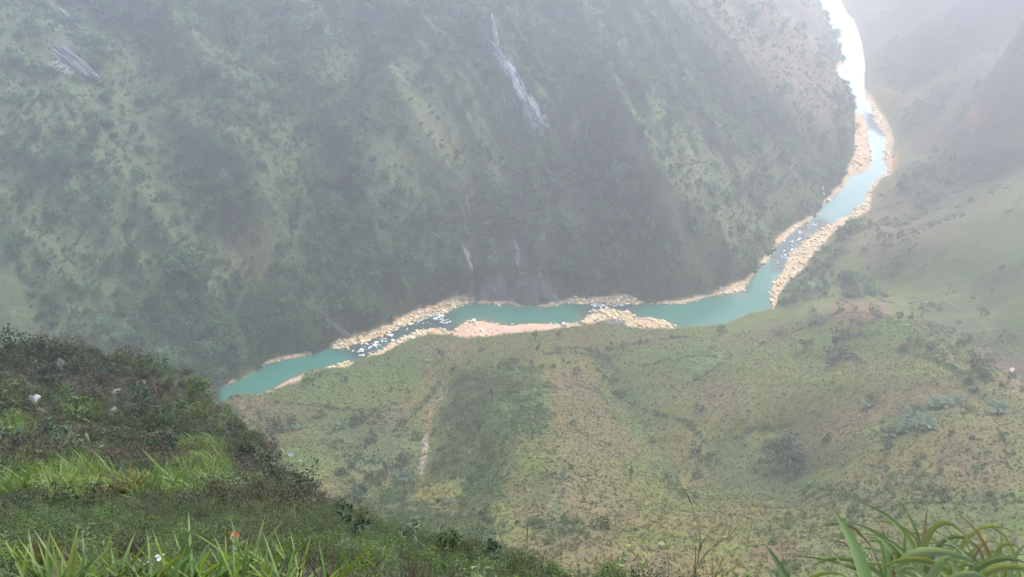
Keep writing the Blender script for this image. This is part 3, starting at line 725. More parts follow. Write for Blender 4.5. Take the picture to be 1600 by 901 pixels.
# ------------------------------------------------------------------ plant shapes
def leaf_cloud(seed, n, size, lobes=6, squash=.85, lift=0.55, jitter=.7, stems=0, long=1.5, shell=.55):
    """a crown of n separate leaf faces spread over several lobes; radius about 1, foot at z = 0"""
    g = np.random.default_rng(seed)
    cs = g.normal(size=(lobes, 3)) * [.42, .42, .32]; rs = g.uniform(.34, .62, lobes)
    k = g.choice(lobes, n, p=rs ** 2 / (rs ** 2).sum())
    u = g.normal(size=(n, 3)); u /= np.linalg.norm(u, axis=1)[:, None]
    rad = rs[k] * g.uniform(shell, 1.05, n)
    c = cs[k] + u * rad[:, None]; c[:, 2] *= squash
    c[:, 2] -= c[:, 2].min(); c[:, 2] += lift * .2
    nrm = u + g.normal(size=(n, 3)) * jitter; nrm[:, 2] += .35; nrm /= np.linalg.norm(nrm, axis=1)[:, None]
    t = np.cross(nrm, g.normal(size=(n, 3))); t /= np.linalg.norm(t, axis=1)[:, None]; bt = np.cross(nrm, t)
    s = size * g.uniform(.6, 1.35, n)[:, None]
    v = np.stack([c - t * s * long, c - bt * s * .55 + nrm * s * .2, c + t * s * long, c + bt * s * .55 + nrm * s * .2], 1).reshape(-1, 3)
    f = np.arange(4 * n).reshape(n, 4); mi = np.zeros(n, np.int32)
    for q in range(stems):
        a = g.uniform(0, 6.28); e = c[g.integers(n)]; w = .02
        b = len(v); side = np.array([math.cos(a), math.sin(a), 0]) * w
        base = np.array([g.normal() * .06, g.normal() * .06, -.1])
        v = np.r_[v, [base - side, base + side, e + side * .4, e - side * .4]]; f = np.r_[f, [[b, b + 1, b + 2, b + 3]]]; mi = np.r_[mi, 1]
    return v, f, mi
def blade_tuft(seed, n, length=1.0, width=.03, spread=.5, segs=3, droop=.5, foot=.12):
    """grass: n arching blades, each a tapering folded strip"""
    g = np.random.default_rng(seed); V = []; Fq = []
    for i in range(n):
        a = g.uniform(0, 6.283); L = length * g.uniform(.55, 1.1); w = width * g.uniform(.7, 1.3)
        out = spread * g.uniform(.15, 1.0); dr = droop * g.uniform(.4, 1.3)
        dirv = np.array([math.cos(a), math.sin(a), 0]); side = np.array([-math.sin(a), math.cos(a), 0])
        p0 = np.array([g.normal() * foot, g.normal() * foot, -.05]); b = len(V)
        for k in range(segs + 1):
            t = k / segs
            p = p0 + dirv * L * (out * t + dr * t * t * .6) + np.array([0, 0, L * (t - .45 * dr * t * t)])
            ww = w * (1 - t ** 2.2) + .0015
            V += [p - side * ww, p + side * ww]
        for k in range(segs): Fq.append((b + 2 * k, b + 2 * k + 1, b + 2 * k + 3, b + 2 * k + 2))
    return np.array(V), np.array(Fq), None
def ico(sub=2):
    bm = bmesh.new(); bmesh.ops.create_icosphere(bm, subdivisions=sub, radius=1)
    v = np.array([q.co[:] for q in bm.verts]); f = np.array([[q.index for q in p.verts] for p in bm.faces]); bm.free(); return v, f
_ICO = {s: ico(s) for s in (1, 2, 3, 4)}
def rock_shape(seed, sub=2, stretch=(1, .8, .65), cuts=9, rough=.1):
    """an angular stone: a ball shaved by random planes and roughened"""
    g = np.random.default_rng(seed); v, f = _ICO[sub]; v = v.copy()
    for i in range(cuts):
        n = g.normal(size=3); n /= np.linalg.norm(n); h = g.uniform(.55, .85)
        q = v @ n; m = q > h; v[m] -= np.outer(q[m] - h, n)
    v *= 1 + rough * np.array([fbm(v[:, 0] * 2.1 + seed, v[:, 1] * 2.1 + v[:, 2] * 1.7, 3, seed)]).T
    return v * np.asarray(stretch), f

M['wood_far'] = m_leaf("forest leaves", [(.040,.130,.052), (.062,.165,.060), (.110,.20,.066)], (.025, .15, .45), .02, .42)
M['scrub_far'] = m_leaf("scrub leaves", [(.075,.118,.046), (.100,.138,.054), (.135,.152,.064)], (.03, .2, .35), .018, .42)
M['hill_bush'] = m_leaf("hill bush leaves", [(.075,.130,.036), (.105,.160,.042), (.140,.180,.048)], (.03, .2, .35), .03, .48)
M['hill_grass'] = m_leaf("hill grass", [(.092,.120,.032), (.120,.124,.036), (.148,.114,.046)], (.03, .2, .25), .03, .52)
M['scrub_near'] = m_leaf("ledge scrub leaves", [(.034,.052,.018), (.055,.074,.024), (.092,.102,.034)], (.035, .25, .45), .10, .36)
M['dry_near'] = m_leaf("dry stalks and leaves", [(.045,.040,.020), (.066,.050,.028), (.060,.062,.026)], (.03, .2, .4), .2)
M['reed'] = m_leaf("bright reed grass", [(.10,.165,.034), (.14,.205,.042), (.185,.20,.055)], (.02, .15, .3), .3, .48)
M['bark'] = m_plain("bark", (.09, .075, .06))
M['dead'] = m_plain("dead stalk", (.17, .13, .09))

def proto(coll, name, shape, mats, smooth=False):
    v, f, mi = shape
    o = bpy.data.objects.new(name, mesh_np(name, v, f, mats, smooth, mi)); coll.objects.link(o)
def scatter(name, label, protos, pts, scl, tilt=.15, flat=None):
    """one object of kind stuff: plants or stones set out on the points"""
    n = len(pts); g = np.random.default_rng(n + 5)
    coll = bpy.data.collections.new(name + " kinds")
    for i, (sh, mats, sm) in enumerate(protos): proto(coll, "%s_%02d" % (name, i), sh, mats, sm)
    me = bpy.data.meshes.new(name); me.vertices.add(n); me.vertices.foreach_set('co', np.asarray(pts, np.float32).ravel())
    rot = np.c_[g.normal(size=(n, 2)) * tilt, g.uniform(0, 6.283, n)]
    at = me.attributes.new("rot", 'FLOAT_VECTOR', 'POINT'); at.data.foreach_set('vector', rot.astype(np.float32).ravel())
    sc = np.asarray(scl, np.float32)
    sc3 = np.c_[sc, sc, sc * (g.uniform(.75, 1.25, n) if flat is None else flat * g.uniform(.8, 1.2, n))]
    at = me.attributes.new("scl", 'FLOAT_VECTOR', 'POINT'); at.data.foreach_set('vector', sc3.astype(np.float32).ravel())
    at = me.attributes.new("pick", 'INT', 'POINT'); at.data.foreach_set('value', g.integers(0, len(protos), n).astype(np.int32))
    ng = bpy.data.node_groups.new(name, 'GeometryNodeTree')
    ng.interface.new_socket("Geometry", in_out='INPUT', socket_type='NodeSocketGeometry'); ng.interface.new_socket("Geometry", in_out='OUTPUT', socket_type='NodeSocketGeometry')
    gi = ng.nodes.new("NodeGroupInput"); go = ng.nodes.new("NodeGroupOutput"); ip = ng.nodes.new("GeometryNodeInstanceOnPoints")
    ci = ng.nodes.new("GeometryNodeCollectionInfo"); ci.inputs["Collection"].default_value = coll; ci.inputs["Separate Children"].default_value = True; ci.inputs["Reset Children"].default_value = True
    def attr(nm, dt):
        q = ng.nodes.new("GeometryNodeInputNamedAttribute"); q.data_type = dt; q.inputs["Name"].default_value = nm
        return [o for o in q.outputs if o.enabled and o.name == "Attribute"][0]
    e2r = ng.nodes.new("FunctionNodeEulerToRotation")
    ng.links.new(gi.outputs[0], ip.inputs["Points"]); ng.links.new(ci.outputs[0], ip.inputs["Instance"]); ip.inputs["Pick Instance"].default_value = True
    ng.links.new(attr("pick", 'INT'), ip.inputs["Instance Index"])
    ng.links.new(attr("rot", 'FLOAT_VECTOR'), e2r.inputs[0]); ng.links.new(e2r.outputs[0], ip.inputs["Rotation"])
    ng.links.new(attr("scl", 'FLOAT_VECTOR'), ip.inputs["Scale"]); ng.links.new(ip.outputs[0], go.inputs[0])
    o = link(name, me); md = o.modifiers.new("scatter", 'NODES'); md.node_group = ng
    return tag(o, label, None, None, 'stuff')

def cell(x, y):
    r = np.clip(np.hypot(x, y), RR[0], RR[-1]); t = np.arctan2(x, y)
    i = np.clip(np.searchsorted(RR, r) - 1, 0, NR - 1); j = np.clip(np.searchsorted(_THS, t) - 1, 0, NT - 1)
    return i * NT + _THO[j]
def sow(n_per_m2, r0, r1, weight, a0=-47, a1=47, hide=5.0, seed=0):
    g = np.random.default_rng(seed + 1000)
    a0, a1 = math.radians(a0), math.radians(a1)
    n = int(n_per_m2 * (a1 - a0) / 2 * (r1 ** 2 - r0 ** 2))
    t = g.uniform(a0, a1, n); r = np.sqrt(g.uniform(r0 ** 2, r1 ** 2, n)); px, py = r * np.sin(t), r * np.cos(t)
    c = cell(px, py); ok = (g.uniform(size=n) < weight[c]) & (hidden(px, py) < hide)
    px, py = px[ok], py[ok]
    return np.c_[px, py, hgt(px, py)], g
farw = FARM.astype(np.float32)
# --- the wooded far wall
p, g = sow(.045, 300, 1150, np.clip(wood, 0, 1) ** 1.4, -36, 36, 6, 1)
p2, g2 = sow(.012, 1150, 1900, np.clip(wood, 0, 1), -20, 36, 8, 2)
p = np.r_[p, p2]; s = np.random.default_rng(3).lognormal(math.log(2.8), .45, len(p)); p[:, 2] -= .25 * s
print("forest", len(p))
scatter("forest", "dark green broadleaf wood covering the steep far wall of the gorge",
        [(leaf_cloud(10 + i, 120, .20, 7, .95), [M['wood_far'], M['bark']], False) for i in range(5)], p, s)
p, g = sow(.085, 300, 1100, np.clip(bush * farw, 0, 1), -36, 36, 4, 4)
s = g.lognormal(math.log(1.15), .4, len(p)); p[:, 2] -= .25 * s
print("far scrub", len(p))
scatter("scrub", "grey green scrub between the woods of the far wall", [(leaf_cloud(30 + i, 60, .24, 5, .7), [M['scrub_far'], M['bark']], False) for i in range(4)], p, s)
# --- low bushes and grass of the hill slopes on this side
near = (1 - farw) * (1 - nm)
p, g = sow(.28, 90, 560, np.clip(bush * near, 0, 1), -30, 44, 4, 5)
p2, g2 = sow(.14, 560, 1250, np.clip(bush * near, 0, 1), -6, 36, 4, 6)
p = np.r_[p, p2]; s = np.random.default_rng(6).lognormal(math.log(.55), .55, len(p)); s[len(p) - len(p2):] *= 1.5; p[:, 2] -= .2 * s
print("hill bushes", len(p))
scatter("shrubs", "low green bushes thick in the hollows of the hill slopes", [(leaf_cloud(50 + i, 90, .22, 6, .75), [M['hill_bush'], M['bark']], False) for i in range(5)], p, s)
p, g = sow(1.1, 90, 560, np.clip(tuft * near, 0, 1), -30, 44, 3, 7)
s = g.lognormal(math.log(.48), .4, len(p))
print("hill grass", len(p))
scatter("grass", "olive and straw coloured grass over the hill slopes", [(blade_tuft(70 + i, 22, 1.0, .075, .8, 2, .7, .35), [M['hill_grass']], False) for i in range(4)], p, s)

# ------------------------------------------------------------------ scrub, ferns and grass of the ledge in front
DRIFTS = [[(-10,742),(30,745),(45,775),(0,790)], [(62,748),(120,738),(150,775),(85,785)], [(150,765),(200,768),(190,785),(150,782)], [(215,765),(260,758),(310,765),(300,785),(220,785)], [(280,740),(310,715),(350,722),(350,765),(300,765)],
       [(262,625),(290,595),(335,590),(352,625),(340,650),(300,650)], [(330,645),(375,648),(380,675),(340,672)], [(245,560),(280,560),(290,590),(255,600)], [(95,600),(135,635),(165,660),(120,650),(90,640)], [(30,550),(60,545),(65,560),(40,565)],
       [(95,545),(150,535),(160,550),(100,555)], [(250,545),(275,540),(270,555)], [(285,695),(330,690),(345,710),(290,712)], [(100,650),(135,635),(160,650),(120,670)], [(0,655),(40,655),(50,690),(0,690)]]
def P_of(pts): return cast(*np.array(pts, float).T)[:, :2]
nearw = nm.copy()
for pts in DRIFTS: nearw = np.where(poly_sd(PXY, P_of(pts), 3) < 0, nearw * .3, nearw)
p, g = sow(2.6, 20, 158, nearw, -52, 12, 2.5, 11)
keep_ = g.uniform(size=len(p)) < np.clip(40 / np.hypot(p[:, 0], p[:, 1]), .4, 1); p = p[keep_]
rock_here = kn[cell(p[:, 0], p[:, 1])] * sstep(-.1, .25, fbm(p[:, 0] / 7, p[:, 1] / 7, 4, 181)); p = p[g.uniform(size=len(p)) > .3 * rock_here]
kind = 1.3 * fbm(p[:, 0] / 11, p[:, 1] / 11, 3, 211) + .3 * g.normal(size=len(p))
s = g.lognormal(0, .45, len(p)) * (.18 + .0058 * np.hypot(p[:, 0], p[:, 1])); p[:, 2] -= .2 * s
a_ = kind < .3
print("ledge scrub", len(p))
scatter("undergrowth", "dark green scrub and ferns over the ledge in front", [(leaf_cloud(90 + i, 300, .07, 7, .75, stems=5), [M['scrub_near'], M['bark']], False) for i in range(6)], p[a_], s[a_])
scatter("dry_undergrowth", "reddish brown dry stalks among the scrub of the ledge in front", [(leaf_cloud(110 + i, 190, .06, 6, .9, stems=9, long=2.2), [M['dry_near'], M['dead']], False) for i in range(4)], p[~a_], s[~a_] * .9)
# fine growth close to the camera
p, g = sow(30.0, 1.6, 24, nearw, -52, 24, 1.0, 12)
keep_ = g.uniform(size=len(p)) < np.clip(7 / np.hypot(p[:, 0], p[:, 1]), .2, 1); p = p[keep_]
rr_ = np.hypot(p[:, 0], p[:, 1]); p = p[g.uniform(size=len(p)) < np.where((rr_ < 3.6) & (np.arctan2(p[:, 0], p[:, 1]) < -.12), .35, 1.0)]
kind = fbm(p[:, 0] / 2.5, p[:, 1] / 2.5, 3, 221) + .3 * g.normal(size=len(p)); s = np.minimum(g.lognormal(0, .35, len(p)), 1.5) * (.085 + .0075 * np.hypot(p[:, 0], p[:, 1]))
p[:, 2] -= .15 * s
print("close growth", len(p))
a_ = kind < -.2; b_ = (kind >= -.2) & (kind < .3); c_ = kind >= .3
scatter("herbs", "small leaved dark herbs on the slope just below the viewpoint", [(leaf_cloud(130 + i, 420, .045, 8, .8, stems=8), [M['scrub_near'], M['bark']], False) for i in range(4)], p[a_], s[a_])
scatter("dry_grass", "thin tawny grass on the slope just below the viewpoint", [(blade_tuft(140 + i, 34, 1.0, .012, .6, 3, .5, .2), [M['dry_near']], False) for i in range(4)], p[b_], s[b_] * 1.1)
scatter("ferns", "feathery green growth on the slope just below the viewpoint", [(leaf_cloud(150 + i, 320, .05, 9, .8, stems=9, long=2.4), [M['hill_bush'], M['bark']], False) for i in range(4)], p[c_], s[c_])
def drift(name, label, blobs, dens, size, prot, seed, hide=4):
    """a drift of grass on the ground inside the outlines"""
    g = np.random.default_rng(seed); out = []
    for pts in blobs:
        poly = P_of(pts); lo, hi = poly.min(0), poly.max(0)
        n = int(min(1500, dens * np.prod(hi - lo))) + 4
        q = g.uniform(lo, hi, (n, 2)); q = q[inside(q, poly)]; q = q[hidden(q[:, 0], q[:, 1]) < hide]
        out.append(q)
    q = np.concatenate(out); pp = np.c_[q, hgt(q[:, 0], q[:, 1]) - .03]
    print(name, len(pp)); return scatter(name, label, prot, pp, g.lognormal(math.log(size), .25, len(pp)))

# ------------------------------------------------------------------ tall bright grass: every clump a thing, every blade a leaf
def blade_mesh(name, path, width, fold=.25, segs=9, m='reed'):
    """one long leaf along a 3-D path, widest at a third, folded along its midrib"""
    path = np.asarray(path, float); s = np.r_[0, np.cumsum(np.linalg.norm(np.diff(path, axis=0), axis=1))]
    u = np.linspace(0, s[-1], segs + 1)
    # smooth the path through its points
    if len(path) > 2:
        co = [np.polyfit(s, path[:, k], min(3, len(path) - 1)) for k in range(3)]; c = np.stack([np.polyval(q, u) for q in co], 1)
    else: c = np.stack([np.interp(u, s, path[:, k]) for k in range(3)], 1)
    tan = np.gradient(c, axis=0); tan /= np.linalg.norm(tan, axis=1)[:, None]
    view = np.array([c[:, 0], c[:, 1], c[:, 2] - H]) .T; view = view / np.linalg.norm(view, axis=1)[:, None]
    ref = np.array([0.2, -.75, .6]); side = np.cross(tan, ref); side /= np.linalg.norm(side, axis=1)[:, None] + 1e-9; up = np.cross(side, tan)
    t = u / s[-1]; w = width * np.clip(1 - (np.clip(t - .25, 0, 1) / .75) ** 1.8, .02, 1) * (.55 + .45 * np.clip(t / .25, 0, 1))
    V = np.concatenate([c - side * w[:, None] * .5 + up * (w * fold)[:, None], c, c + side * w[:, None] * .5 + up * (w * fold)[:, None]]); n = segs + 1
    Fq = [(k, k + 1, n + k + 1, n + k) for k in range(segs)] + [(n + k, n + k + 1, 2 * n + k + 1, 2 * n + k) for k in range(segs)]
    me = mesh_np(name, V, Fq, [M[m]], True)
    for nm_, val in (('across', np.r_[-np.ones(n), np.zeros(n), np.ones(n)]), ('along', np.tile(t, 3))):
        q_ = me.attributes.new(nm_, 'FLOAT', 'POINT'); q_.data.foreach_set('value', val.astype(np.float32))
    return me
def blade_mat(name, c_root, c_tip, rib=.6):
    m, nt, N, L, p = mat(name)
    oi = node(nt, "ShaderNodeObjectInfo"); tc = node(nt, "ShaderNodeTexCoord")
    ns = node(nt, "ShaderNodeTexNoise"); ns.inputs["Scale"].default_value = 9; L.new(tc.outputs["Object"], ns.inputs["Vector"])
    cr = node(nt, "ShaderNodeValToRGB"); cr.color_ramp.elements[0].color = (*c_root, 1); cr.color_ramp.elements[1].color = (*c_tip, 1); cr.color_ramp.elements[0].position = .3; cr.color_ramp.elements[1].position = .7
    L.new(ns.outputs[0], cr.inputs[0]); col = hsv_var(nt, cr.outputs[0], oi.outputs["Random"], .03, .2, .3)
    ac = node(nt, "ShaderNodeAttribute", attribute_name="across"); al = node(nt, "ShaderNodeAttribute", attribute_name="along")
    ab = node(nt, "ShaderNodeMath", operation='ABSOLUTE'); L.new(ac.outputs["Fac"], ab.inputs[0])
    mr = node(nt, "ShaderNodeMapRange"); mr.inputs[1].default_value = .0; mr.inputs[2].default_value = .14; mr.inputs[3].default_value = .5; mr.inputs[4].default_value = 0; L.new(ab.outputs[0], mr.inputs[0])
    mxr = node(nt, "ShaderNodeMixRGB"); mxr.inputs[2].default_value = (.32, .34, .17, 1); L.new(mr.outputs[0], mxr.inputs[0]); L.new(col, mxr.inputs[1])
    vs = node(nt, "ShaderNodeMath", operation='MULTIPLY'); vs.inputs[1].default_value = 24; L.new(ac.outputs["Fac"], vs.inputs[0]); sn = node(nt, "ShaderNodeMath", operation='SINE'); L.new(vs.outputs[0], sn.inputs[0])
    vm = node(nt, "ShaderNodeMapRange"); vm.inputs[1].default_value = -1; vm.inputs[3].default_value = .86; vm.inputs[4].default_value = 1.1; L.new(sn.outputs[0], vm.inputs[0])
    sc_ = node(nt, "ShaderNodeVectorMath", operation='SCALE'); L.new(mxr.outputs[0], sc_.inputs[0]); L.new(vm.outputs[0], sc_.inputs["Scale"])
    wi = node(nt, "ShaderNodeMath", operation='MULTIPLY_ADD'); wi.inputs[1].default_value = .35; L.new(ns.outputs[0], wi.inputs[0]); L.new(al.outputs["Fac"], wi.inputs[2])
    tp = node(nt, "ShaderNodeMapRange"); tp.inputs[1].default_value = 1.08; tp.inputs[2].default_value = 1.22; tp.inputs[3].default_value = 0; tp.inputs[4].default_value = .85; L.new(wi.outputs[0], tp.inputs[0])
    tm = node(nt, "ShaderNodeMixRGB"); tm.inputs[2].default_value = (.26, .19, .10, 1); L.new(tp.outputs[0], tm.inputs[0]); L.new(sc_.outputs[0], tm.inputs[1]); col = tm.outputs[0]
    L.new(col, p.inputs["Base Color"]); p.inputs["Roughness"].default_value = .55
    tr = node(nt, "ShaderNodeBsdfTranslucent"); L.new(col, tr.inputs[0]); ms = node(nt, "ShaderNodeMixShader"); ms.inputs[0].default_value = .55
    L.new(p.outputs[0], ms.inputs[1]); L.new(tr.outputs[0], ms.inputs[2]); L.new(ms.outputs[0], N["Material Output"].inputs[0])
    return m
M['blade'] = blade_mat("broad grass blade", (.15, .205, .050), (.23, .275, .085))
M['blade_bright'] = blade_mat("fresh grass blade", (.12, .20, .04), (.17, .25, .055))
M['blade_rust'] = blade_mat("withering grass blade", (.22, .12, .035), (.16, .15, .04))
M['blade_dry'] = blade_mat("dry grass blade", (.30, .27, .18), (.24, .22, .13))
def thing(name, label, cat, loc, group=None):
    o = bpy.data.objects.new(name, None); o.empty_display_size = .3; COL.objects.link(o); o.location = loc
    return tag(o, label, cat, group)
def child(name, me, root):
    """a part given in world coordinates, hung under its thing"""
    o = link(name, me, root); o.matrix_parent_inverse = Matrix.Translation(-Vector(root.location)); return o
def blade_px(root, pts, r, width_px, m='blade', segs=10):
    """a leaf whose midrib passes through photo pixels at slant distance r"""
    rr = np.linspace(r[0], r[1], len(pts)) if hasattr(r, '__len__') else np.full(len(pts), r)
    P3 = at_r(np.array([q[0] for q in pts], float), np.array([q[1] for q in pts], float), rr)
    return child('leaf', blade_mesh('leaf', P3, width_px * .95 / FPX * float(rr.mean()), segs=segs, m=m), root)
base_r = cast([1480], [1010])[0]
reed = thing('tall_grass_clump', 'big clump of long arching grass blades filling the bottom right corner', 'grass clump', base_r)
R0 = 2.25
for pts, r, w, m_ in (
    ([(1420,960),(1412,905),(1400,862),(1367,834),(1330,815)], 2.2, 15, 'blade'), ([(1440,960),(1434,880),(1420,840),(1387,808),(1344,784)], 2.3, 12, 'blade'),
    ([(1442,930),(1440,860),(1444,825),(1449,789)], 2.35, 11, 'blade_rust'), ([(1440,930),(1446,850),(1455,812),(1484,821),(1527,864)], 2.15, 12, 'blade'),
    ([(1440,950),(1452,880),(1471,836),(1510,843),(1545,872)], 2.3, 10, 'blade'), ([(1420,940),(1410,880),(1420,860),(1467,862),(1547,900)], 2.05, 17, 'blade'),
    ([(1450,950),(1460,890),(1474,864),(1488,880),(1486,915)], 1.95, 17, 'blade'), ([(1480,950),(1490,880),(1515,830),(1560,822),(1598,838)], 2.4, 9, 'blade'),
    ([(1560,960),(1552,890),(1561,848),(1580,850),(1606,868)], 2.2, 12, 'blade'), ([(1500,960),(1510,900),(1529,880),(1567,871),(1610,882)], 2.0, 16, 'blade'),
    ([(1450,940),(1448,880),(1430,840),(1400,820),(1362,813)], 2.35, 9, 'blade'), ([(1430,930),(1436,850),(1425,815),(1398,777)], 2.4, 7, 'blade'),
    ([(1560,930),(1545,870),(1525,830),(1491,799)], 2.35, 7, 'blade_rust'), ([(1390,950),(1385,900),(1384,860),(1388,825)], 2.3, 14, 'blade_bright'),
    ([(1410,960),(1405,900),(1412,850),(1414,820)], 2.2, 13, 'blade_bright'), ([(1470,960),(1476,900),(1490,850),(1500,835),(1530,835)], 2.35, 11, 'blade'),
    ([(1400,960),(1380,905),(1350,880),(1300,872),(1262,890)], 2.1, 9, 'blade'), ([(1490,950),(1480,900),(1440,870),(1400,878),(1370,895)], 2.0, 12, 'blade'),
    ([(1520,960),(1530,900),(1560,880),(1600,890),(1640,915)], 1.95, 14, 'blade'), ([(1580,960),(1575,900),(1590,860),(1625,840)], 2.3, 10, 'blade'),
    ([(1540,960),(1538,890),(1520,850),(1500,845)], 2.25, 9, 'blade_rust'), ([(1465,960),(1470,920),(1500,893),(1540,905),(1560,930)], 1.9, 14, 'blade'),
    ([(1425,960),(1424,900),(1416,870),(1390,850),(1340,850)], 2.25, 10, 'blade'), ([(1600,960),(1590,920),(1560,905),(1520,915)], 1.95, 13, 'blade'),
    ([(1350,960),(1342,895),(1322,850),(1290,845)], 2.35, 5, 'blade_rust'), ([(1455,955),(1447,905),(1420,885),(1395,905)], 1.95, 12, 'blade'),
    ([(1380,960),(1372,900),(1362,860),(1336,832),(1316,826)], 2.4, 6, 'blade_dry'), ([(1500,955),(1492,890),(1470,850),(1430,832),(1395,838)], 2.4, 8, 'blade')):
    blade_px(reed, pts, r, w, m_)
g = np.random.default_rng(77)
for k in range(44):
    bx = g.uniform(1375, 1640); tx = bx + g.normal() * 75 - 10; ty = g.uniform(808, 880); r = g.uniform(2.0, 2.9)
    mx_ = (bx + tx) / 2 - (tx - bx) * .25
    blade_px(reed, [(bx, 965), (mx_, 905), (tx - (tx - bx) * .25, ty + 8), (tx + (tx - bx) * .2, ty + g.uniform(-6, 10))], r, g.uniform(3.5, 10), g.choice(['blade', 'blade', 'blade', 'blade_rust', 'blade_bright']), 7)
t_ = thing('grass_shoot', 'broad upright bright green grass blade left of the bottom right clump', 'grass', cast([1352], [985])[0])
blade_px(t_, [(1362,970),(1350,905),(1328,842),(1312,812),(1295,788)], 1.7, 23, 'blade_bright', 12)
blade_px(t_, [(1372,970),(1352,925),(1342,905),(1334,890)], 1.72, 14, 'blade', 7)
t_ = thing('grass_shoot', 'short bright green grass blade leaning left at the bottom edge', 'grass', cast([1245], [985])[0])
blade_px(t_, [(1255,965),(1228,905),(1212,875),(1194,848)], 1.8, 16, 'blade_bright', 10)
blade_px(t_, [(1258,965),(1262,905),(1300,893),(1330,905)], 1.85, 9, 'blade', 8)
t_ = thing('grass_stalk', 'thin pale dry stalk curving over the brown slope', 'grass', cast([1345], [985])[0])
blade_px(t_, [(1348,960),(1330,903),(1305,868),(1280,840),(1262,820),(1243,808)], 1.9, 3.2, 'blade_dry', 12)

# clumps along the bottom left edge; a few shapes of blade shared by all the clumps
def clump(name, label, root_p, n, L, w, seed, m, group=None, protos=8, spread=.75):
    g = np.random.default_rng(seed); t = thing(name, label, 'grass clump', root_p, group)
    t.rotation_euler = (g.normal() * .05, g.normal() * .05, g.uniform(0, 6.28))
    for i in range(n):
        me = BL[m][g.integers(len(BL[m]))]; o = link('leaf', me, t)
        a = g.uniform(0, 6.283); o.location = (g.normal() * .05 * L, g.normal() * .05 * L, -.05)
        o.rotation_euler = (0, 0, a); k = L * g.uniform(.55, 1.1); o.scale = (k, k * w, k)
    return t
BL = {}
for m_ in ('blade', 'blade_bright', 'blade_dry', 'blade_rust'):
    BL[m_] = []
    for i in range(7):
        g = np.random.default_rng(300 + i); out = g.uniform(.12, .75); dr = g.uniform(.1, .65)
        tt = np.linspace(0, 1, 6); P3 = np.c_[out * tt + dr * .5 * tt ** 2, 0 * tt, tt - .5 * dr * tt ** 2.4]
        BL[m_].append(blade_mesh('leaf', P3, .085, .3, 6, m_))
CL = [(30,892,'leftmost bright grass clump at the bottom edge, under the bent brown stalk'), (62,880,'grass clump at the bottom edge beside the dry brown tangle'), (108,884,'small grass clump just right of the dry brown tangle at the bottom edge'),
      (140,878,'grass clump with long blades between the dry tangle and the white scrap'), (178,892,'low grass clump left of the white scrap at the bottom edge'), (215,890,'grass clump in front of the white scrap'),
      (262,884,'grass clump just right of the white scrap'), (292,872,'tall grass clump two steps right of the white scrap'), (325,886,'wide grass clump midway between white scrap and red flower'),
      (350,868,'grass clump left below the red flower'), (385,862,'tallest bright grass clump, right below the red flower'), (412,882,'grass clump at the bottom edge right of the red flower'),
      (440,893,'low dark grass clump at the bottom edge near the end of the bright fringe'), (468,880,'tall grass clump with an upright pale blade, last of the bright fringe'), (500,893,'small loose grass clump beyond the bright fringe'),
      (235,898,'wide grass clump at the very bottom edge below the white scrap'), (370,896,'grass clump at the very bottom edge below the red flower'), (85,899,'grass clump cut by the bottom edge below the dry tangle')]
q = cast([c[0] for c in CL], [min(c[1] + 34, 925) for c in CL])
for (px, py, lab), pt in zip(CL, q):
    dist = np.linalg.norm(pt - [0, 0, H])
    clump('grass_clump', lab, pt, 24, 90 / FPX * dist * (1.2 if 'tall' in lab else 1.0), 1.1, int(px), 'blade_bright' if px % 3 else 'blade', 'bright grass clumps along the bottom left edge')
# drifts of the same grass farther down the ledge
TUFTP = [(blade_tuft(400 + i, 46, 1.0, .035, .55, 4, .6, .3), [M['reed']], False) for i in range(4)]
drift("bright_grass", "bright green tall grass in drifts across the ledge in front",
      DRIFTS, 4.2, .85, TUFTP, 31)
q = cast([205, 330, 345, 315, 20, 95, 255, 235, 300, 320], [777, 742, 668, 628, 768, 765, 776, 780, 610, 735])
for (px, lab), pt in zip([(205, 'grass clump with rusty tips in the middle of the bright band across the ledge'), (330, 'tall bright grass clump on the right of the ledge, under the dark boulder'), (345, 'bright grass clump on the right shoulder of the knoll, lowest of its drift'),
                          (315, 'bright leafy grass clump on the right shoulder of the knoll'), (20, 'bright grass clump at the left picture edge on the ledge'), (95, 'grass clump on the left of the bright band, beside a dark gap'),
                          (255, 'grass clump in the right half of the bright band across the ledge'), (235, 'low grass clump at the lower rim of the bright band'), (300, 'uppermost bright clump on the right shoulder of the knoll'), (320, 'bright clump just left of the tall one under the dark boulder')], q):
    clump('grass_clump', lab, pt, 26, 1.5, .8, px + 900, 'blade_rust' if px == 205 else 'blade_bright', 'bright grass clumps on the ledge')
print("grass clumps", round(time.time() - T0, 1))

# ------------------------------------------------------------------ boulders and shingle of the river banks
M['boulder'] = m_rock("river boulder", (.52, .38, .21), (.82, .64, .38), 1.0)
M['pink_boulder'] = m_rock("pinkish boulder", (.50, .38, .29), (.76, .62, .48), 1.0)
M['grey_boulder'] = m_rock("grey boulder", (.20, .19, .18), (.42, .40, .37), 1.0)
M['lime'] = m_rock("pale limestone", (.07, .068, .065), (.26, .25, .24), .5, .3)
M['darklime'] = m_rock("weathered dark limestone", (.016, .016, .017), (.055, .053, .050), .7, .3)
M['pinklime'] = m_rock("pinkish limestone", (.13, .105, .098), (.32, .27, .25), .7, .3)
M['cliff'] = m_rock("cliff rock", (.10, .10, .095), (.40, .39, .38), .30, .8)
M['cliff_dim'] = m_rock('dull cliff rock', (.07, .072, .066), (.24, .235, .22), .30, .8)
M['cliff_pink'] = m_rock("pinkish cliff rock", (.12, .105, .10), (.25, .22, .21), .16, .8)
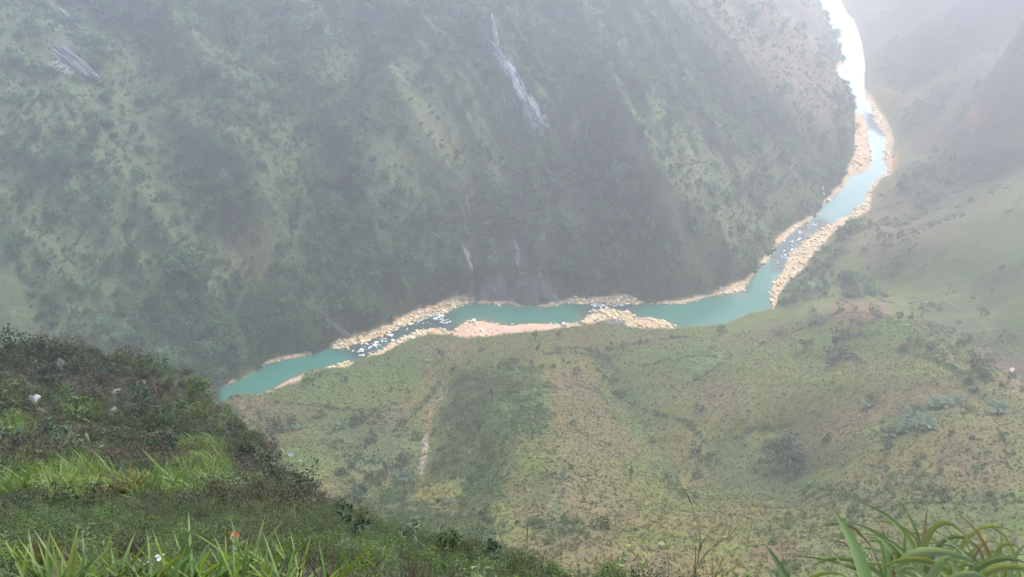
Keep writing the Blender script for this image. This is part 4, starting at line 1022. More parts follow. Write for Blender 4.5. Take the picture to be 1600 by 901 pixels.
BANKLAB = {'A': (760, 'tan boulder in the long boulder bank under the forested wall, beside the left rapids', 'boulder'), 'B': (420, 'pale boulder along the near bank below the green meadow, beside the left rapids', 'pink_boulder'),
           'C': (480, 'cream boulder of the humped boulder bar in the middle of the river', 'boulder'), 'D': (260, 'tan boulder of the strip at the cliff foot opposite the humped bar', 'boulder'),
           'E': (420, 'small boulder in the thin line along the far bank of the right hand pool', 'pink_boulder'), 'F': (1500, 'yellowish boulder of the long bank on the right shore upstream of the bend', 'boulder'),
           'H': (260, 'yellowish boulder on the bright bar at the left shore far upstream', 'boulder'), 'I': (40, 'pale boulder at the far upstream left shore where the river glares white', 'pink_boulder'),
           'J': (40, 'pale stone on the sandy edge of the lowest pool', 'pink_boulder'), 'K': (90, 'pale stone of the thin line between lowest pool and meadow', 'boulder'),
           'L': (70, 'grey stone at the foot of the wood along the lowest pool', 'grey_boulder'), 'M': (90, 'grey stone at the cliff foot along the middle pool', 'grey_boulder')}
BSH = [rock_shape(500 + i, 1, (1, .82, .66), 5, .12) for i in range(6)]
recs = []
SANDLINE = at_z(np.array([706., 740, 780, 820, 850]), np.array([519., 513, 513, 511, 509]))[:, :2]
g = np.random.default_rng(91)
for k, (n, lab, mt) in BANKLAB.items():
    poly = BANKS[k]; lo, hi = poly.min(0), poly.max(0); got = 0
    while got < n:
        q = g.uniform(lo, hi, (4000, 2)); q = q[inside(q, poly)]
        q = q[: n - got]; got += len(q)
        if k == 'B': q = q[(seg_dist(q, SANDLINE)[0] > 7) | (g.random(len(q)) < .12)]
        sz = g.lognormal(math.log(.78 if k not in 'EJKLM' else .62), .55, len(q)) 
        q_n = fbm(q[:, 0] / 17, q[:, 1] / 17, 2, 77)
        if k in 'EJKLM': sz = np.where(q_n > 0, sz * .35, sz)
        if k in 'CF': sz *= 1.12
        if k in 'HI': sz *= 1.3
        for a_, b_ in zip(q, sz): recs.append((a_[0], a_[1], min(b_, 2.6), k))
for pxy, sz in (((688,512),1.5),((672,506),1.3),((652,500),1.0),((700,508),.9),((560,549),1.3),((566,544),1.0),((577,551),1.6),((582,548),1.2),((607,523),2.2),((600,529),1.2),((545,545),.9),((595,540),1.0),
                ((918,492),1.5),((923,487),1.2),((930,482),1.2),((927,478),1.4),((980,483),1.3),((1225,404),1.4),((1234,397),1.6),((1240,390),1.3),((1222,418),1.2),((1252,358),1.6),((1262,353),1.5),((1280,345),1.4),((1263,347),2.4),((1246,371),1.2),((1216,412),1.1)):
    w = at_z(*pxy)
    recs.append((w[0], w[1], sz, 'R'))
P3 = np.array([(r[0], r[1]) for r in recs]); zz = hgt(P3[:, 0], P3[:, 1]); zz = np.maximum(zz, -.35); ss = np.array([r[2] for r in recs])
dist = np.hypot(np.hypot(P3[:, 0], P3[:, 1]), H); show = ss / dist
show[hidden(P3[:, 0], P3[:, 1]) > .3] = 0
for i, r in enumerate(recs):
    if r[3] == 'R': show[i] = 9
order = np.argsort(-show)[:300]; big = set(order.tolist())
BME = {m_: [mesh_np("boulder", v, f, [M[m_]], False) for v, f in BSH] for m_ in ('boulder', 'pink_boulder', 'grey_boulder')}
for i in order:
    k = recs[i][3]; mt = 'grey_boulder' if k == 'R' and i % 2 else ('pink_boulder' if k == 'R' else BANKLAB[k][2])
    lab = 'wet boulder standing in the foaming rapids' if k == 'R' else BANKLAB[k][1]
    o = link("boulder", BME[mt][i % 6], None, (P3[i, 0], P3[i, 1], zz[i] + .25 * ss[i]), (g.normal() * .2, g.normal() * .2, g.uniform(0, 6.28)), ss[i] * g.uniform(.85, 1.15, 3))
    tag(o, lab, 'boulder', 'boulders of the rapids' if k == 'R' else 'boulders: ' + lab.split(' ', 2)[2][:60])
rest = np.array([i for i in range(len(recs)) if i not in big])
scatter("shingle", "smaller tan stones and shingle of the river banks", [((v, f, None), [M['boulder'] if i % 3 else M['pink_boulder']], False) for i, (v, f) in enumerate(BSH)], np.c_[P3[rest], zz[rest] + .2 * ss[rest]], ss[rest], .2, .7)
# fine shingle between them
q = []
for k, poly in BANKS.items():
    lo, hi = poly.min(0), poly.max(0); c_ = g.uniform(lo, hi, (int(np.prod(hi - lo) * .55), 2)); c_ = c_[inside(c_, poly)]; q.append(c_[(seg_dist(c_, SANDLINE)[0] > 6) | (g.random(len(c_)) < .1)])
q = np.concatenate(q); sz = g.lognormal(math.log(.3), .35, len(q))
scatter("gravel", "gravel and small stones of the river banks", [((v, f, None), [M['pink_boulder'] if i % 2 else M['boulder']], False) for i, (v, f) in enumerate(BSH[:4])], np.c_[q, hgt(q[:, 0], q[:, 1])], sz, .2, .6)
# foam of the rapids; the thick flecks upstream also stand in for sky glare
def m_foam():
    m, nt, N, L, p = mat("foam"); p.inputs["Base Color"].default_value = (.82, .86, .88, 1); p.inputs["Roughness"].default_value = .6
    tc = node(nt, "ShaderNodeTexCoord"); ns = node(nt, "ShaderNodeTexNoise"); ns.inputs["Scale"].default_value = 3; L.new(tc.outputs["Object"], ns.inputs[0]); b = node(nt, "ShaderNodeBump"); b.inputs["Distance"].default_value = .2; L.new(ns.outputs[0], b.inputs["Height"]); L.new(b.outputs[0], p.inputs["Normal"]); return m
M['foam'] = m_foam()
fp = []
for (px, py, rx, ry, n) in ((684,492,9,4,34),(692,499,9,4,26),(672,489,14,4,12),(655,498,18,6,10),(588,537,6,4,20),(600,530,8,5,12),(612,522,5,2,8),(566,545,5,3,8),(640,508,24,6,9),(580,540,18,8,12),(560,550,16,6,8),
                            (935,476,10,3,18),(925,485,5,3,10),(952,476,18,2,8),(1238,382,12,10,24),(1226,402,8,9,16),(1255,365,12,7,22),(1270,352,10,5,20),(1245,375,14,12,14),(1210,430,5,8,5),(1330,100,12,12,70),(1333,60,10,25,90),(1318,30,10,20,80),(1300,8,10,14,80),(1335,118,10,8,30),(1338,150,6,10,20)):
    a_ = g.normal(size=(n, 2)) * .55; w = at_z(px + a_[:, 0] * rx, py + a_[:, 1] * ry)
    fp.append(w[:, :2])
fp = np.concatenate(fp); fp = fp[inside(fp, WATER)]
FSH = [rock_shape(560 + i, 2, (1.5, .7, .22), 3, .35) for i in range(4)]
scatter("foam", "white foam breaking over the stones of the rapids and standing in for glare far upstream", [((v, f, None), [M['foam']], True) for v, f in FSH], np.c_[fp, np.full(len(fp), .02)], g.lognormal(math.log(.5), .5, len(fp)), .05, .8)
print("banks", round(time.time() - T0, 1))

# ------------------------------------------------------------------ cliffs on the far wall
def far_normal(p, e=6.0):
    zx = (hgt(p[0] + e, p[1]) - hgt(p[0] - e, p[1])) / (2 * e); zy = (hgt(p[0], p[1] + e) - hgt(p[0], p[1] - e)) / (2 * e)
    n = Vector((-float(zx), -float(zy), 1)); return n.normalized()
def cliff(px, py, wpx, hpx, lean, label, m='cliff', seed=1, thick=.42, group=None):
    """a ribbed slab of bare rock standing out of the slope, with its own depth"""
    p = cast([px], [py])[0]; dist = np.linalg.norm(p - [0, 0, H]); w = wpx / FPX * dist; n = far_normal(p)
    up = (Vector((0, 0, 1)) - n * n.z).normalized(); side = up.cross(n)
    hh = hpx / FPX * dist / max(.45, abs(up.dot(Vector((0, -.3, .9)).normalized())))
    v, f = _ICO[4]; v = v.copy(); g = np.random.default_rng(seed)
    for i in range(16):
        nn = g.normal(size=3); nn /= np.linalg.norm(nn); h_ = g.uniform(.6, .9); q_ = v @ nn; mk = q_ > h_; v[mk] -= np.outer(q_[mk] - h_, nn)
    rib_ = fbm(v[:, 0] * 4.5 + seed, v[:, 1] * 1.1, 4, seed + 3, .6, True); blk = fbm(v[:, 0] * 3, v[:, 1] * 3 + v[:, 2], 3, seed + 9)
    v *= (1 + .26 * rib_ + .16 * blk)[:, None]
    v *= [w / 2, hh / 2, w * thick]
    v[:, 0] += v[:, 1] * math.tan(math.radians(-lean))
    me = mesh_np("rock_outcrop", v, f, [M[m]], False)
    o = link("rock_outcrop", me); o.matrix_world = Matrix.Translation(Vector(p) - n * w * .14) @ Matrix((side, up, n)).transposed().to_4x4()
    return tag(o, label, 'cliff', group)
for i, a_ in enumerate((
    (786, 98, 22, 50, 24, 'brightest pale cliff slab high on the far wall', 'cliff'), (776, 62, 9, 44, 8, 'narrow pale cliff rib above the brightest slab of the far wall', 'cliff'),
    (802, 116, 14, 24, 20, 'small pale rock step at the lower right of the brightest slab', 'cliff'), (824, 168, 34, 54, 16, 'broad grey cliff face below the brightest slab of the far wall', 'cliff'),
    (850, 192, 26, 14, 6, 'low pale rock ledge at the foot of the broad grey cliff face', 'cliff_dim'), (790, 165, 6, 30, 22, 'thin pale rock streak left of the broad grey cliff face', 'cliff_dim'),
    (893, 208, 11, 36, -8, 'grey rock rib to the right of the broad cliff face', 'cliff_dim'), (868, 280, 9, 24, 30, 'thin slanting grey rock streak in the middle of the far wall', 'cliff_dim'),
    (893, 362, 12, 36, 24, 'dull grey rock face low on the wall right of centre', 'cliff_dim'), (722, 380, 5, 36, 14, 'thin pale rock streak low on the wall above the middle pool', 'cliff_dim'),
    (731, 410, 18, 32, 10, 'pale grey rock face low on the wall, below the thin streak', 'cliff_dim'), (736, 446, 8, 30, 4, 'small rock rib just above the water at the middle pool', 'cliff_dim'),
    (808, 396, 14, 24, 20, 'grey cracked rock face low on the wall, above the middle pool', 'cliff_dim'), 
    (845, 436, 7, 22, 10, 'small grey rock above the middle pool', 'cliff_dim'), (772, 460, 16, 20, 6, 'grey rock foot at the waterline of the middle pool, left one', 'cliff_dim'),
    (790, 464, 10, 14, 0, 'pale rock foot at the waterline of the middle pool, beside the left one', 'cliff_dim'), (838, 464, 9, 20, 2, 'pale upright rock at the waterline of the middle pool', 'cliff_dim'),
    (868, 466, 12, 16, 4, 'grey rock foot at the right end of the middle pool', 'cliff_dim'), (732, 324, 5, 22, 10, 'short pale rock streak on the wooded wall above the thin streak', 'cliff_dim'),
    (108, 92, 24, 40, 14, 'large pinkish cliff patch in the upper left of the far wall', 'cliff_pink'), (78, 108, 20, 16, 10, 'small pinkish cliff patch left below the large one', 'cliff_pink'), (120, 40, 10, 40, -4, 'faint pinkish rock streak above the large pinkish patch', 'cliff_pink'),
    (251, 370, 4, 20, 0, 'lone short pale rock streak in the scrub of the left wall', 'cliff_dim'), (46, 547, 9, 26, -14, 'pale rock spike showing behind the knoll at the left', 'cliff_pink'),
    (527, 512, 22, 40, 34, 'bare grey slab slanting down to the left rapids', 'cliff_dim'), 
    (1380, 20, 10, 8, 0, 'faint pinkish rock scar at the top right of the valley', 'cliff_pink'))):
    cliff(*a_, seed=40 + i)
o = cliff(1286, 298, 6, 30, -6, 'thin white cascade falling to the left bank of the upper river', 'foam', 99)
o.name = 'cascade'; o['category'] = 'waterfall'
print("cliffs", round(time.time() - T0, 1))

# ------------------------------------------------------------------ rocks of the knoll and other single stones
RSH = [rock_shape(600 + i, 3, (1, .8, .75), 16, .3) for i in range(8)]
RME = {m_: [mesh_np("rock", v, f, [M[m_]], False) for v, f in RSH] for m_ in ('lime', 'darklime', 'pinklime')}
def rock(px, py, wpx, hpx, m, label, name="rock", seed=0):
    p = cast([px], [py])[0]; dist = np.linalg.norm(p - [0, 0, H]); kk = .75 if m == 'darklime' else .62; w = kk * wpx / FPX * dist / 1.7; h_ = kk * hpx / FPX * dist / 1.3
    g = np.random.default_rng(int(px * 7 + py)); o = link(name, RME[m][g.integers(8)], None, (p[0], p[1], p[2] + h_ * .08), (g.normal() * .15, g.normal() * .15, g.uniform(0, 6.28)), (w, w, h_))
    return tag(o, label, 'rock')
for a_ in ((61,645,24,22,'pinklime','largest pale pinkish rock on the left of the knoll, split by a dark crack'), (27,646,20,10,'pinklime','flat pale pinkish rock left of the split one on the knoll'), (140,586,16,8,'pinklime','small pale pinkish rock in the middle of the knoll top'),
           (132,576,20,10,'pinklime','low pinkish ledge above the small pale rock on the knoll'), (214,574,12,14,'pinklime','pale pinkish rock under the right crest of the knoll'), (205,584,12,10,'lime','small pale rock left below the right crest of the knoll'),
           (223,600,20,16,'darklime','grey rock with one white spot under the right crest of the knoll'), (185,614,30,18,'lime','mottled grey rock face in the middle of the knoll'), (178,643,26,16,'lime','grey mottled rocks below the middle face of the knoll'),
           (172,686,16,8,'lime','flat whitish rock in the grass below the knoll'), (184,706,18,10,'lime','whitish rock just below the flat whitish one'), (236,690,46,40,'darklime','big dark grey boulder at the lower right of the knoll'),
           (212,668,30,24,'darklime','dark grey rock joined to the left of the big dark boulder'), (225,700,34,26,'darklime','dark rock at the foot of the big dark boulder'), (205,720,26,30,'darklime','dark rock face falling from the big boulder towards the bright grass'),
           (205,748,24,24,'darklime','lowest dark rock above the bright grass band'), (285,566,22,26,'darklime','dark sloping rock at the right edge of the knoll'), (296,578,14,16,'darklime','small dark rock at the right edge of the knoll below the sloping one'),
           (160,556,22,14,'darklime','dark rock in the notch between the two crests of the knoll'), (45,610,30,30,'darklime','dark mossy rock on the left of the knoll above the split rock'), (95,575,36,30,'darklime','dark rock face under the left crest of the knoll'),
           (100,590,26,18,'darklime','dark rock below the left crest face'), (50,625,40,20,'lime','grey ledge directly above the split pinkish rock'), (15,625,16,10,'lime','small grey rock at the left picture edge on the knoll'), (10,592,30,26,'darklime','dark rock at the left picture edge on the knoll'),
           (4,686,14,10,'lime','small grey rock at the left picture edge below the knoll'), (149,690,5,5,'lime','tiny white stone left of the flat whitish rock'), (200,695,8,6,'lime','small pale stone beside the big dark boulder'),
           (440,704,16,8,'lime','flat grey stone in the brown scrub right of the knoll'), (455,712,18,10,'lime','grey stone below the flat one in the brown scrub'), (468,720,12,8,'lime','small grey stone lowest of the three in the brown scrub'),
           (20,548,26,20,'darklime','dark rock on the left crest of the knoll'), (120,545,30,16,'darklime','dark rock crowning the left crest of the knoll'), (245,550,26,14,'darklime','dark rock crowning the right crest of the knoll'), (270,555,18,16,'darklime','dark rock on the shoulder of the right crest'),
           (665,687,8,9,'pinklime','pale stone at the head of the dry stream bed in the gully'), (663,695,8,8,'pinklime','pale stone just below the head of the dry stream bed'), (664,703,5,6,'pinklime','small pale stone in the middle of the dry stream bed'), (661,717,4,5,'pinklime','tiny pale stone low in the dry stream bed'), (658,735,7,7,'pinklime','pale stone at the foot of the dry stream bed'),
           (858,700,8,4,'pinklime','small reddish stone on the brown hillside'), (1196,727,8,7,'pinklime','pinkish stone beside the dark bushes on the slope'), (1377,467,10,6,'lime','pale heap of stones at the end of the terrace wall beyond the hill'), (1366,496,9,4,'lime','pale stone beside the dark tree on the hilltop'),
           (1480,474,8,6,'lime','pale stone at the bend of the hillside path')):
    rock(*a_)
# low dry stone walls beyond the hill
for wi, (pts, lab) in enumerate((([(1374,468),(1384,471),(1397,473)], 'short pale stone wall beyond the hilltop fields'), ([(1418,475),(1430,472),(1446,468),(1455,466)], 'long dark and pale stone wall beyond the hilltop fields'))):
    c_ = cast(*np.array(pts, float).T); P_, _ = simplify(c_[:, :2], 16); root = thing('stone_wall', lab, 'stone wall', (P_[0, 0], P_[0, 1], hgt(P_[0, 0], P_[0, 1])))
    g = np.random.default_rng(wi)
    for x_, y_ in P_:
        for lv in range(2):
            o = link('stone', RME['lime' if g.random() < .6 else 'darklime'][g.integers(8)], root); o.location = Vector((x_ + g.normal() * .15, y_ + g.normal() * .15, float(hgt(x_, y_)) + .3 + .6 * lv)) - root.location; o.rotation_euler = (g.normal() * .2, g.normal() * .2, g.uniform(0, 6)); o.scale = (.75, .5, .42)
rock(667,562,11,4,'lime','small pale elongated slab lying alone on the green terrace by the river','stone_slab'); rock(661,565,3,3,'lime','tiny white stone beside the pale slab on the green terrace')
print("rocks", round(time.time() - T0, 1))

# ------------------------------------------------------------------ trees and bushes one can tell apart on the hills
def trunk_shape(seed, h=1.0, r=.05, limbs=4):
    g = np.random.default_rng(seed); V = []; Fq = []
    def tube(p0, p1, r0, r1, bend=0.0, segs=3):
        p0, p1 = np.array(p0), np.array(p1); ax = p1 - p0; ax = ax / np.linalg.norm(ax)
        s = np.cross(ax, [.3, .9, .1]); s /= np.linalg.norm(s); u = np.cross(ax, s); b = len(V); off = g.normal(size=3) * bend
        for k in range(segs + 1):
            t = k / segs; c = p0 + (p1 - p0) * t + off * math.sin(math.pi * t); rr = r0 + (r1 - r0) * t
            for j in range(5): a = 2 * math.pi * j / 5; V.append(c + (s * math.cos(a) + u * math.sin(a)) * rr)
        for k in range(segs):
            for j in range(5): Fq.append((b + 5 * k + j, b + 5 * k + (j + 1) % 5, b + 5 * (k + 1) + (j + 1) % 5, b + 5 * (k + 1) + j))
    top = np.array([g.normal() * .08, g.normal() * .08, h * .75]); tube((0, 0, -.15), top, r, r * .45, .03)
    for i in range(limbs):
        t = g.uniform(.4, .95); a = g.uniform(0, 6.28); p = top * t; tube(p, p + np.array([math.cos(a) * .4, math.sin(a) * .4, g.uniform(.2, .5)]), r * .4, r * .12, .03, 2)
    return np.array(V), np.array(Fq)
TRK = [mesh_np("trunk", *trunk_shape(700 + i, 1.0), [M['bark']], True) for i in range(4)]
M['tree_dark'] = m_leaf("dark tree leaves", [(.022,.045,.024), (.034,.062,.028), (.045,.075,.032)], (.025, .2, .25), .05)
M['tree_green'] = m_leaf("green tree leaves", [(.045,.085,.030), (.065,.110,.036), (.085,.125,.040)], (.03, .2, .3), .05)
M['tree_blue'] = m_leaf("blue green broad leaves", [(.045,.085,.048), (.060,.105,.055), (.075,.12,.06)], (.02, .15, .25), .05, .2, True, .75)
def crown_set(m, n=190, size=.13, seed=720): return [mesh_np("crown", *leaf_cloud(seed + i, n, size, 8, 1.0)[:2], [M[m]], False) for i in range(4)]
CRN = {m_: crown_set(m_, seed=720 + 10 * i) for i, m_ in enumerate(('tree_dark', 'tree_green', 'tree_blue', 'wood_far', 'hill_bush', 'scrub_near'))}
TN = [0]
def tree(px, py, wpx, hpx, m, label, name='tree', cat='tree', group=None, p=None, w=None, h=None, trunk=True):
    g = np.random.default_rng(800 + TN[0]); TN[0] += 1
    if p is None:
        p = cast([px], [py])[0]; dist = np.linalg.norm(p - [0, 0, H]); w = wpx / FPX * dist; h = hpx / FPX * dist * 1.15
    root = thing(name, label, cat, p, group); root.rotation_euler = (0, 0, g.uniform(0, 6.28))
    lift = .28 * h if trunk else -.04 * h
    if trunk: o = link('trunk', TRK[g.integers(4)], root); o.scale = (h * .9, h * .9, h * .75)
    o = link('crown' if trunk else 'foliage', CRN[m][g.integers(4)], root); ch = (h - lift) / 1.55; o.scale = (w / 1.75, w / 1.75, ch); o.location = (0, 0, lift)
    return root
T_ = 'tree_dark'; G_ = 'tree_green'
for a_ in ((835,530,8,14,T_,'slim tree on the green terrace above the sand bar, left of its pair'), (840,549,9,11,T_,'small dark tree on the green terrace just below the slim one'), (872,528,7,12,T_,'small upright tree on the terrace, to the right of the slim one'),
           (1305,540,22,24,T_,'tall dark tree at the top of the dark thicket on the right hill'), (1366,497,20,15,T_,'broad dark tree on the hilltop left of the bright green field'), (1404,501,11,13,T_,'dark round tree above the bright green field'), (1421,500,8,9,T_,'small dark tree right of the round tree above the bright field'),
           (1330,507,10,10,T_,'small dark tree in the hilltop fields left of the broad one'), (1577,596,10,13,T_,'lone small dark tree on the brown slope near the right edge'), (1257,545,18,14,T_,'dark rounded tree on the left part of the right hill'), (1267,490,11,10,G_,'green tree at the left corner of the hilltop fields'),
           (747,672,12,18,T_,'dark tree on the bushy face of the middle spur'), (565,783,28,26,T_,'round dark tree at the bottom of the gully, left side'), (632,728,26,24,T_,'dark tree beside the dry stream bed, left of it'), (600,745,22,18,T_,'dark tree lower left in the gully'),
           (430,690,30,34,'scrub_near','leafy tree on the right flank of the knoll'), (455,668,26,24,'scrub_near','grey green tree just beyond the right flank of the knoll'), (410,655,18,16,'scrub_near','small tree at the edge of the brown patch beyond the knoll'), (985,748,7,22,T_,'thin dark sapling standing on the brown spur'),
           (878,742,12,8,G_,'small pale bush on the brown spur'), (1232,725,36,40,T_,'big dark tree in the dark thicket on the slope right of centre'), (1212,715,24,26,T_,'dark tree left of the big one in the thicket right of centre'), (1246,742,20,20,T_,'smaller dark tree lowest in the thicket right of centre'),
           (955,540,6,6,T_,'tiny dark tree near the humped bar'), (768,620,10,12,T_,'dark little tree in the upper left of the bushy spur'), (715,640,12,12,G_,'green tree on the left rim of the bushy spur'), (540,600,9,12,G_,'little tree on the bright meadow by the lowest pool'),
           (480,598,8,9,G_,'small tree at the water edge of the bright meadow'), (690,560,10,14,G_,'loose green tree below the pale slab on the terrace'), (1140,560,8,8,G_,'small tree above the bright maize patch'), (1418,535,14,10,G_,'green bush tree on the lower rim of the bright field')):
    tree(*a_)
B_ = ((830,567,8,5,'lowest left of the row of dark bushes on the spur crest'), (865,573,9,6,'second dark bush of the row on the spur crest'), (880,566,5,7,'third dark bush of the row on the spur crest'), (888,568,5,6,'small dark bush beside the third one on the spur crest'), (902,581,11,8,'largest dark bush at the right of the spur crest row'),
      (916,573,5,4,'tiny dark bush above the largest one of the spur crest'), (805,565,12,7,'dark bush at the left end of the spur crest'), (752,548,8,6,'small dark bush at the edge of the brown field by the sand bar'), (686,552,8,6,'dark bush in the brown field by the sand bar'),
      (1050,606,6,6,'little dark bush on the brown slope in the middle of the right hill'), (1052,622,5,4,'tiny dark bush below the little one on the right hill'), (1314,508,6,5,'tiny bush between the hilltop trees'), (1341,507,7,6,'small bush right of the small hilltop tree'), (1326,526,14,8,'low dark bush below the hilltop fields'), (1341,524,10,6,'low bush next to the low dark one below the hilltop fields'),
      (1320,562,24,16,'dark bush at the foot of the tall dark tree on the right hill'), (1300,570,26,16,'broad dark bush lowest in the thicket on the right hill'), (1338,566,14,10,'small bush at the right end of the dark thicket on the right hill'), (1285,500,22,5,'flat dark hedge in the hilltop fields'), (1220,522,14,6,'dark bush on the left rim of the right hill'),
      (1437,537,16,12,'green bush left of the row down the right crest'), (1452,550,20,14,'green bush second in the row down the right crest'), (1470,556,14,10,'green bush third in the row down the right crest'), (1500,541,12,9,'dark bush on the far side of the right crest'), (1511,536,8,8,'small dark bush right of the one on the far side of the crest'),
      (1525,575,22,18,'big leafy green bush on the right crest'), (1538,584,24,16,'leafy green bush right below the big one on the right crest'), (1516,563,14,12,'smaller leafy bush above the big one on the right crest'), (1548,560,16,8,'flat green bush on the brown slope by the right edge'), (1360,627,12,12,'greyish bush on the right hill left of the banana plants'),
      (960,655,8,6,'low bush in the middle hollow'), (1010,665,14,8,'green bush cluster in the middle hollow'), (1020,690,12,8,'second green bush cluster in the middle hollow'), (1085,710,16,12,'dark bush at the left rim of the big hollow'), (1090,745,16,10,'dark bush at the lower rim of the big hollow'), (1095,640,14,8,'dark bush on the grassy slope above the big hollow'),
      (500,650,16,12,'grey bush in the rough ground beyond the knoll'), (560,660,22,16,'dark grey bush in the middle of the rough ground beyond the knoll'), (580,690,20,14,'dark bush lower in the rough ground beyond the knoll'), (630,665,16,12,'bush at the right rim of the rough ground'), (540,740,26,14,'dark hedge like bush on the terrace edge above the gully'), (580,750,22,14,'bush at the right end of the terrace edge above the gully'),
      (700,792,22,10,'flat hedge below the yellow patch in the gully'), (665,797,20,10,'left part of the hedge below the yellow patch in the gully'), (725,787,18,9,'right part of the hedge below the yellow patch in the gully'), (1385,700,16,12,'dark bush below the banana plants'), (1430,730,18,12,'round bush on the lower right slope'), (1290,690,14,10,'small dark bush right of the big thicket'),
      (1485,680,10,9,'dark bush right of the banana plants'))
for px, py, w_, h_, lab in B_: tree(px, py, w_, h_, 'tree_dark' if 'dark' in lab else 'tree_green', (lab if 'bush' in lab or 'hedge' in lab else lab + ' bush'), 'bush', 'bush', trunk=False)

for px, py, w_, h_, m_, lab in ((310,615,34,26,'hill_bush','bright yellow green bush on the right shoulder of the knoll, uppermost of the pale ones'), (338,628,26,22,'hill_bush','bright yellow green bush at the right edge of the knoll shoulder'), (285,640,28,20,'hill_bush','bright yellow green bush on the inner side of the knoll shoulder'),
      (360,660,24,18,'hill_bush','bright yellow green bush lowest on the right edge of the knoll'), (318,650,30,20,'hill_bush','bright yellow green bush in the middle of the knoll shoulder drift'), (265,585,22,18,'tree_green','green bush under the right crest of the knoll'), (128,655,34,22,'tree_green','olive green bush right of the split pinkish rock'), (105,632,26,18,'tree_green','green bush between the split rock and the middle of the knoll'),
      (60,560,30,22,'tree_dark','dark bush on the left crest of the knoll'), (95,545,34,18,'tree_dark','dark bush crowning the left crest of the knoll'), (205,552,28,16,'scrub_near','brownish bush in the notch of the knoll crests'), (240,548,24,16,'tree_green','olive bush crowning the right crest of the knoll'), (170,590,30,22,'tree_dark','dark bush in the middle of the knoll below the notch'),
      (80,600,34,24,'tree_dark','dark bush above the split pinkish rock'), (145,620,30,20,'tree_dark','dark bush at the centre of the knoll'), (230,630,32,24,'tree_dark','dark bush above the big dark boulder'), (20,700,40,26,'tree_dark','dark bush at the left picture edge below the knoll'), (90,700,44,28,'tree_dark','dark bush below the knoll on the left'), (140,720,40,26,'scrub_near','olive bush below the knoll, left of the whitish rocks'),
      (265,700,30,24,'tree_dark','dark bush just right of the big dark boulder'), (380,720,34,26,'scrub_near','brown green bush on the right flank of the ledge'), (420,740,40,28,'tree_dark','dark bush on the right flank of the ledge'), (370,770,44,30,'scrub_near','olive bush right of the tall bright clump of the ledge'), (480,770,40,30,'tree_dark','dark bush where the ledge falls away, right of the thin dead stalk'),
      (560,838,50,34,'tree_dark','dark bush on the brow of the ledge below the gully'), (640,858,44,36,'tree_green','leafy bush on the brow of the ledge under the dry stream bed'), (705,872,40,50,'tree_green','tall leafy bush on the brow of the ledge below the hedge'), (770,880,36,34,'tree_dark','dark bush at the right end of the brow of the ledge')):
    tree(px, py, w_, h_, m_, lab, 'bush', 'bush', trunk=False)

# banana like plants: stem and broad leaves
def banana_leaf(seed):
    g = np.random.default_rng(seed); n = 7; t = np.linspace(0, 1, n); dr = g.uniform(.5, 1.0)
    c = np.c_[t * .85, 0 * t, .75 * t - dr * t ** 2 * .75]; w = .17 * np.sin(np.pi * np.clip(t * .92 + .06, 0, 1)) ** .6
    V = np.concatenate([c + np.c_[0 * t, -w, .05 * w], c - np.c_[0 * t, 0 * t, .25 * w], c + np.c_[0 * t, w, .05 * w]]); Fq = [(k, k + 1, n + k + 1, n + k) for k in range(n - 1)] + [(n + k, n + k + 1, 2 * n + k + 1, 2 * n + k) for k in range(n - 1)]
    return mesh_np('leaf', V, Fq, [M['tree_blue']], True)
BLF = [banana_leaf(i) for i in range(4)]
BST = mesh_np('stem', *trunk_shape(760, .9, .07, 0), [M['tree_green']], True)
for px, py, hpx, lab in ((1424,655,20,'broad leaved plant at the top left of the pale cluster on the right hill'), (1416,664,18,'broad leaved plant in the left middle of the pale cluster'), (1436,663,22,'broad leaved plant in the centre of the pale cluster'), (1408,674,18,'broad leaved plant low in the pale cluster'), (1448,668,18,'broad leaved plant at the right of the pale cluster'),
                         (1388,682,16,'broad leaved plant standing alone left below the pale cluster'), (1458,634,20,'tall broad leaved plant of the upper pair on the right hill'), (1476,634,18,'broad leaved plant right in the upper pair on the right hill'), (1492,628,14,'small broad leaved plant right of the upper pair'), (1357,634,14,'lone broad leaved plant on the dark brown part of the right hill'), (1558,644,22,'lone broad leaved plant near the right edge'),
                         (534,668,16,'blue green broad leaved plant in the rough ground beyond the knoll'), (470,668,14,'pale broad leaved plant just beyond the knoll'), (634,750,18,'bright broad leaved plant beside the dry stream bed'), (624,744,14,'smaller broad leaved plant left of the bright one by the stream bed'), (878,747,10,'pale broad leaved plant alone on the brown spur'), (935,607,14,'pale broad leaved plant in the green gully right of the spur')):
    p = cast([px], [py])[0]; h = hpx / FPX * np.linalg.norm(p - [0, 0, H]) * 1.1; root = thing('banana_plant', lab, 'plant', p)
    g = np.random.default_rng(int(px)); o = link('stem', BST, root); o.scale = (h * .5,) * 3
    for k in range(9):
        o = link('leaf', BLF[k % 4], root); s_ = h * g.uniform(.6, .95); o.scale = (s_,) * 3; o.location = (0, 0, h * g.uniform(.15, .4)); o.rotation_euler = (0, 0, k * .75 + g.normal() * .25)
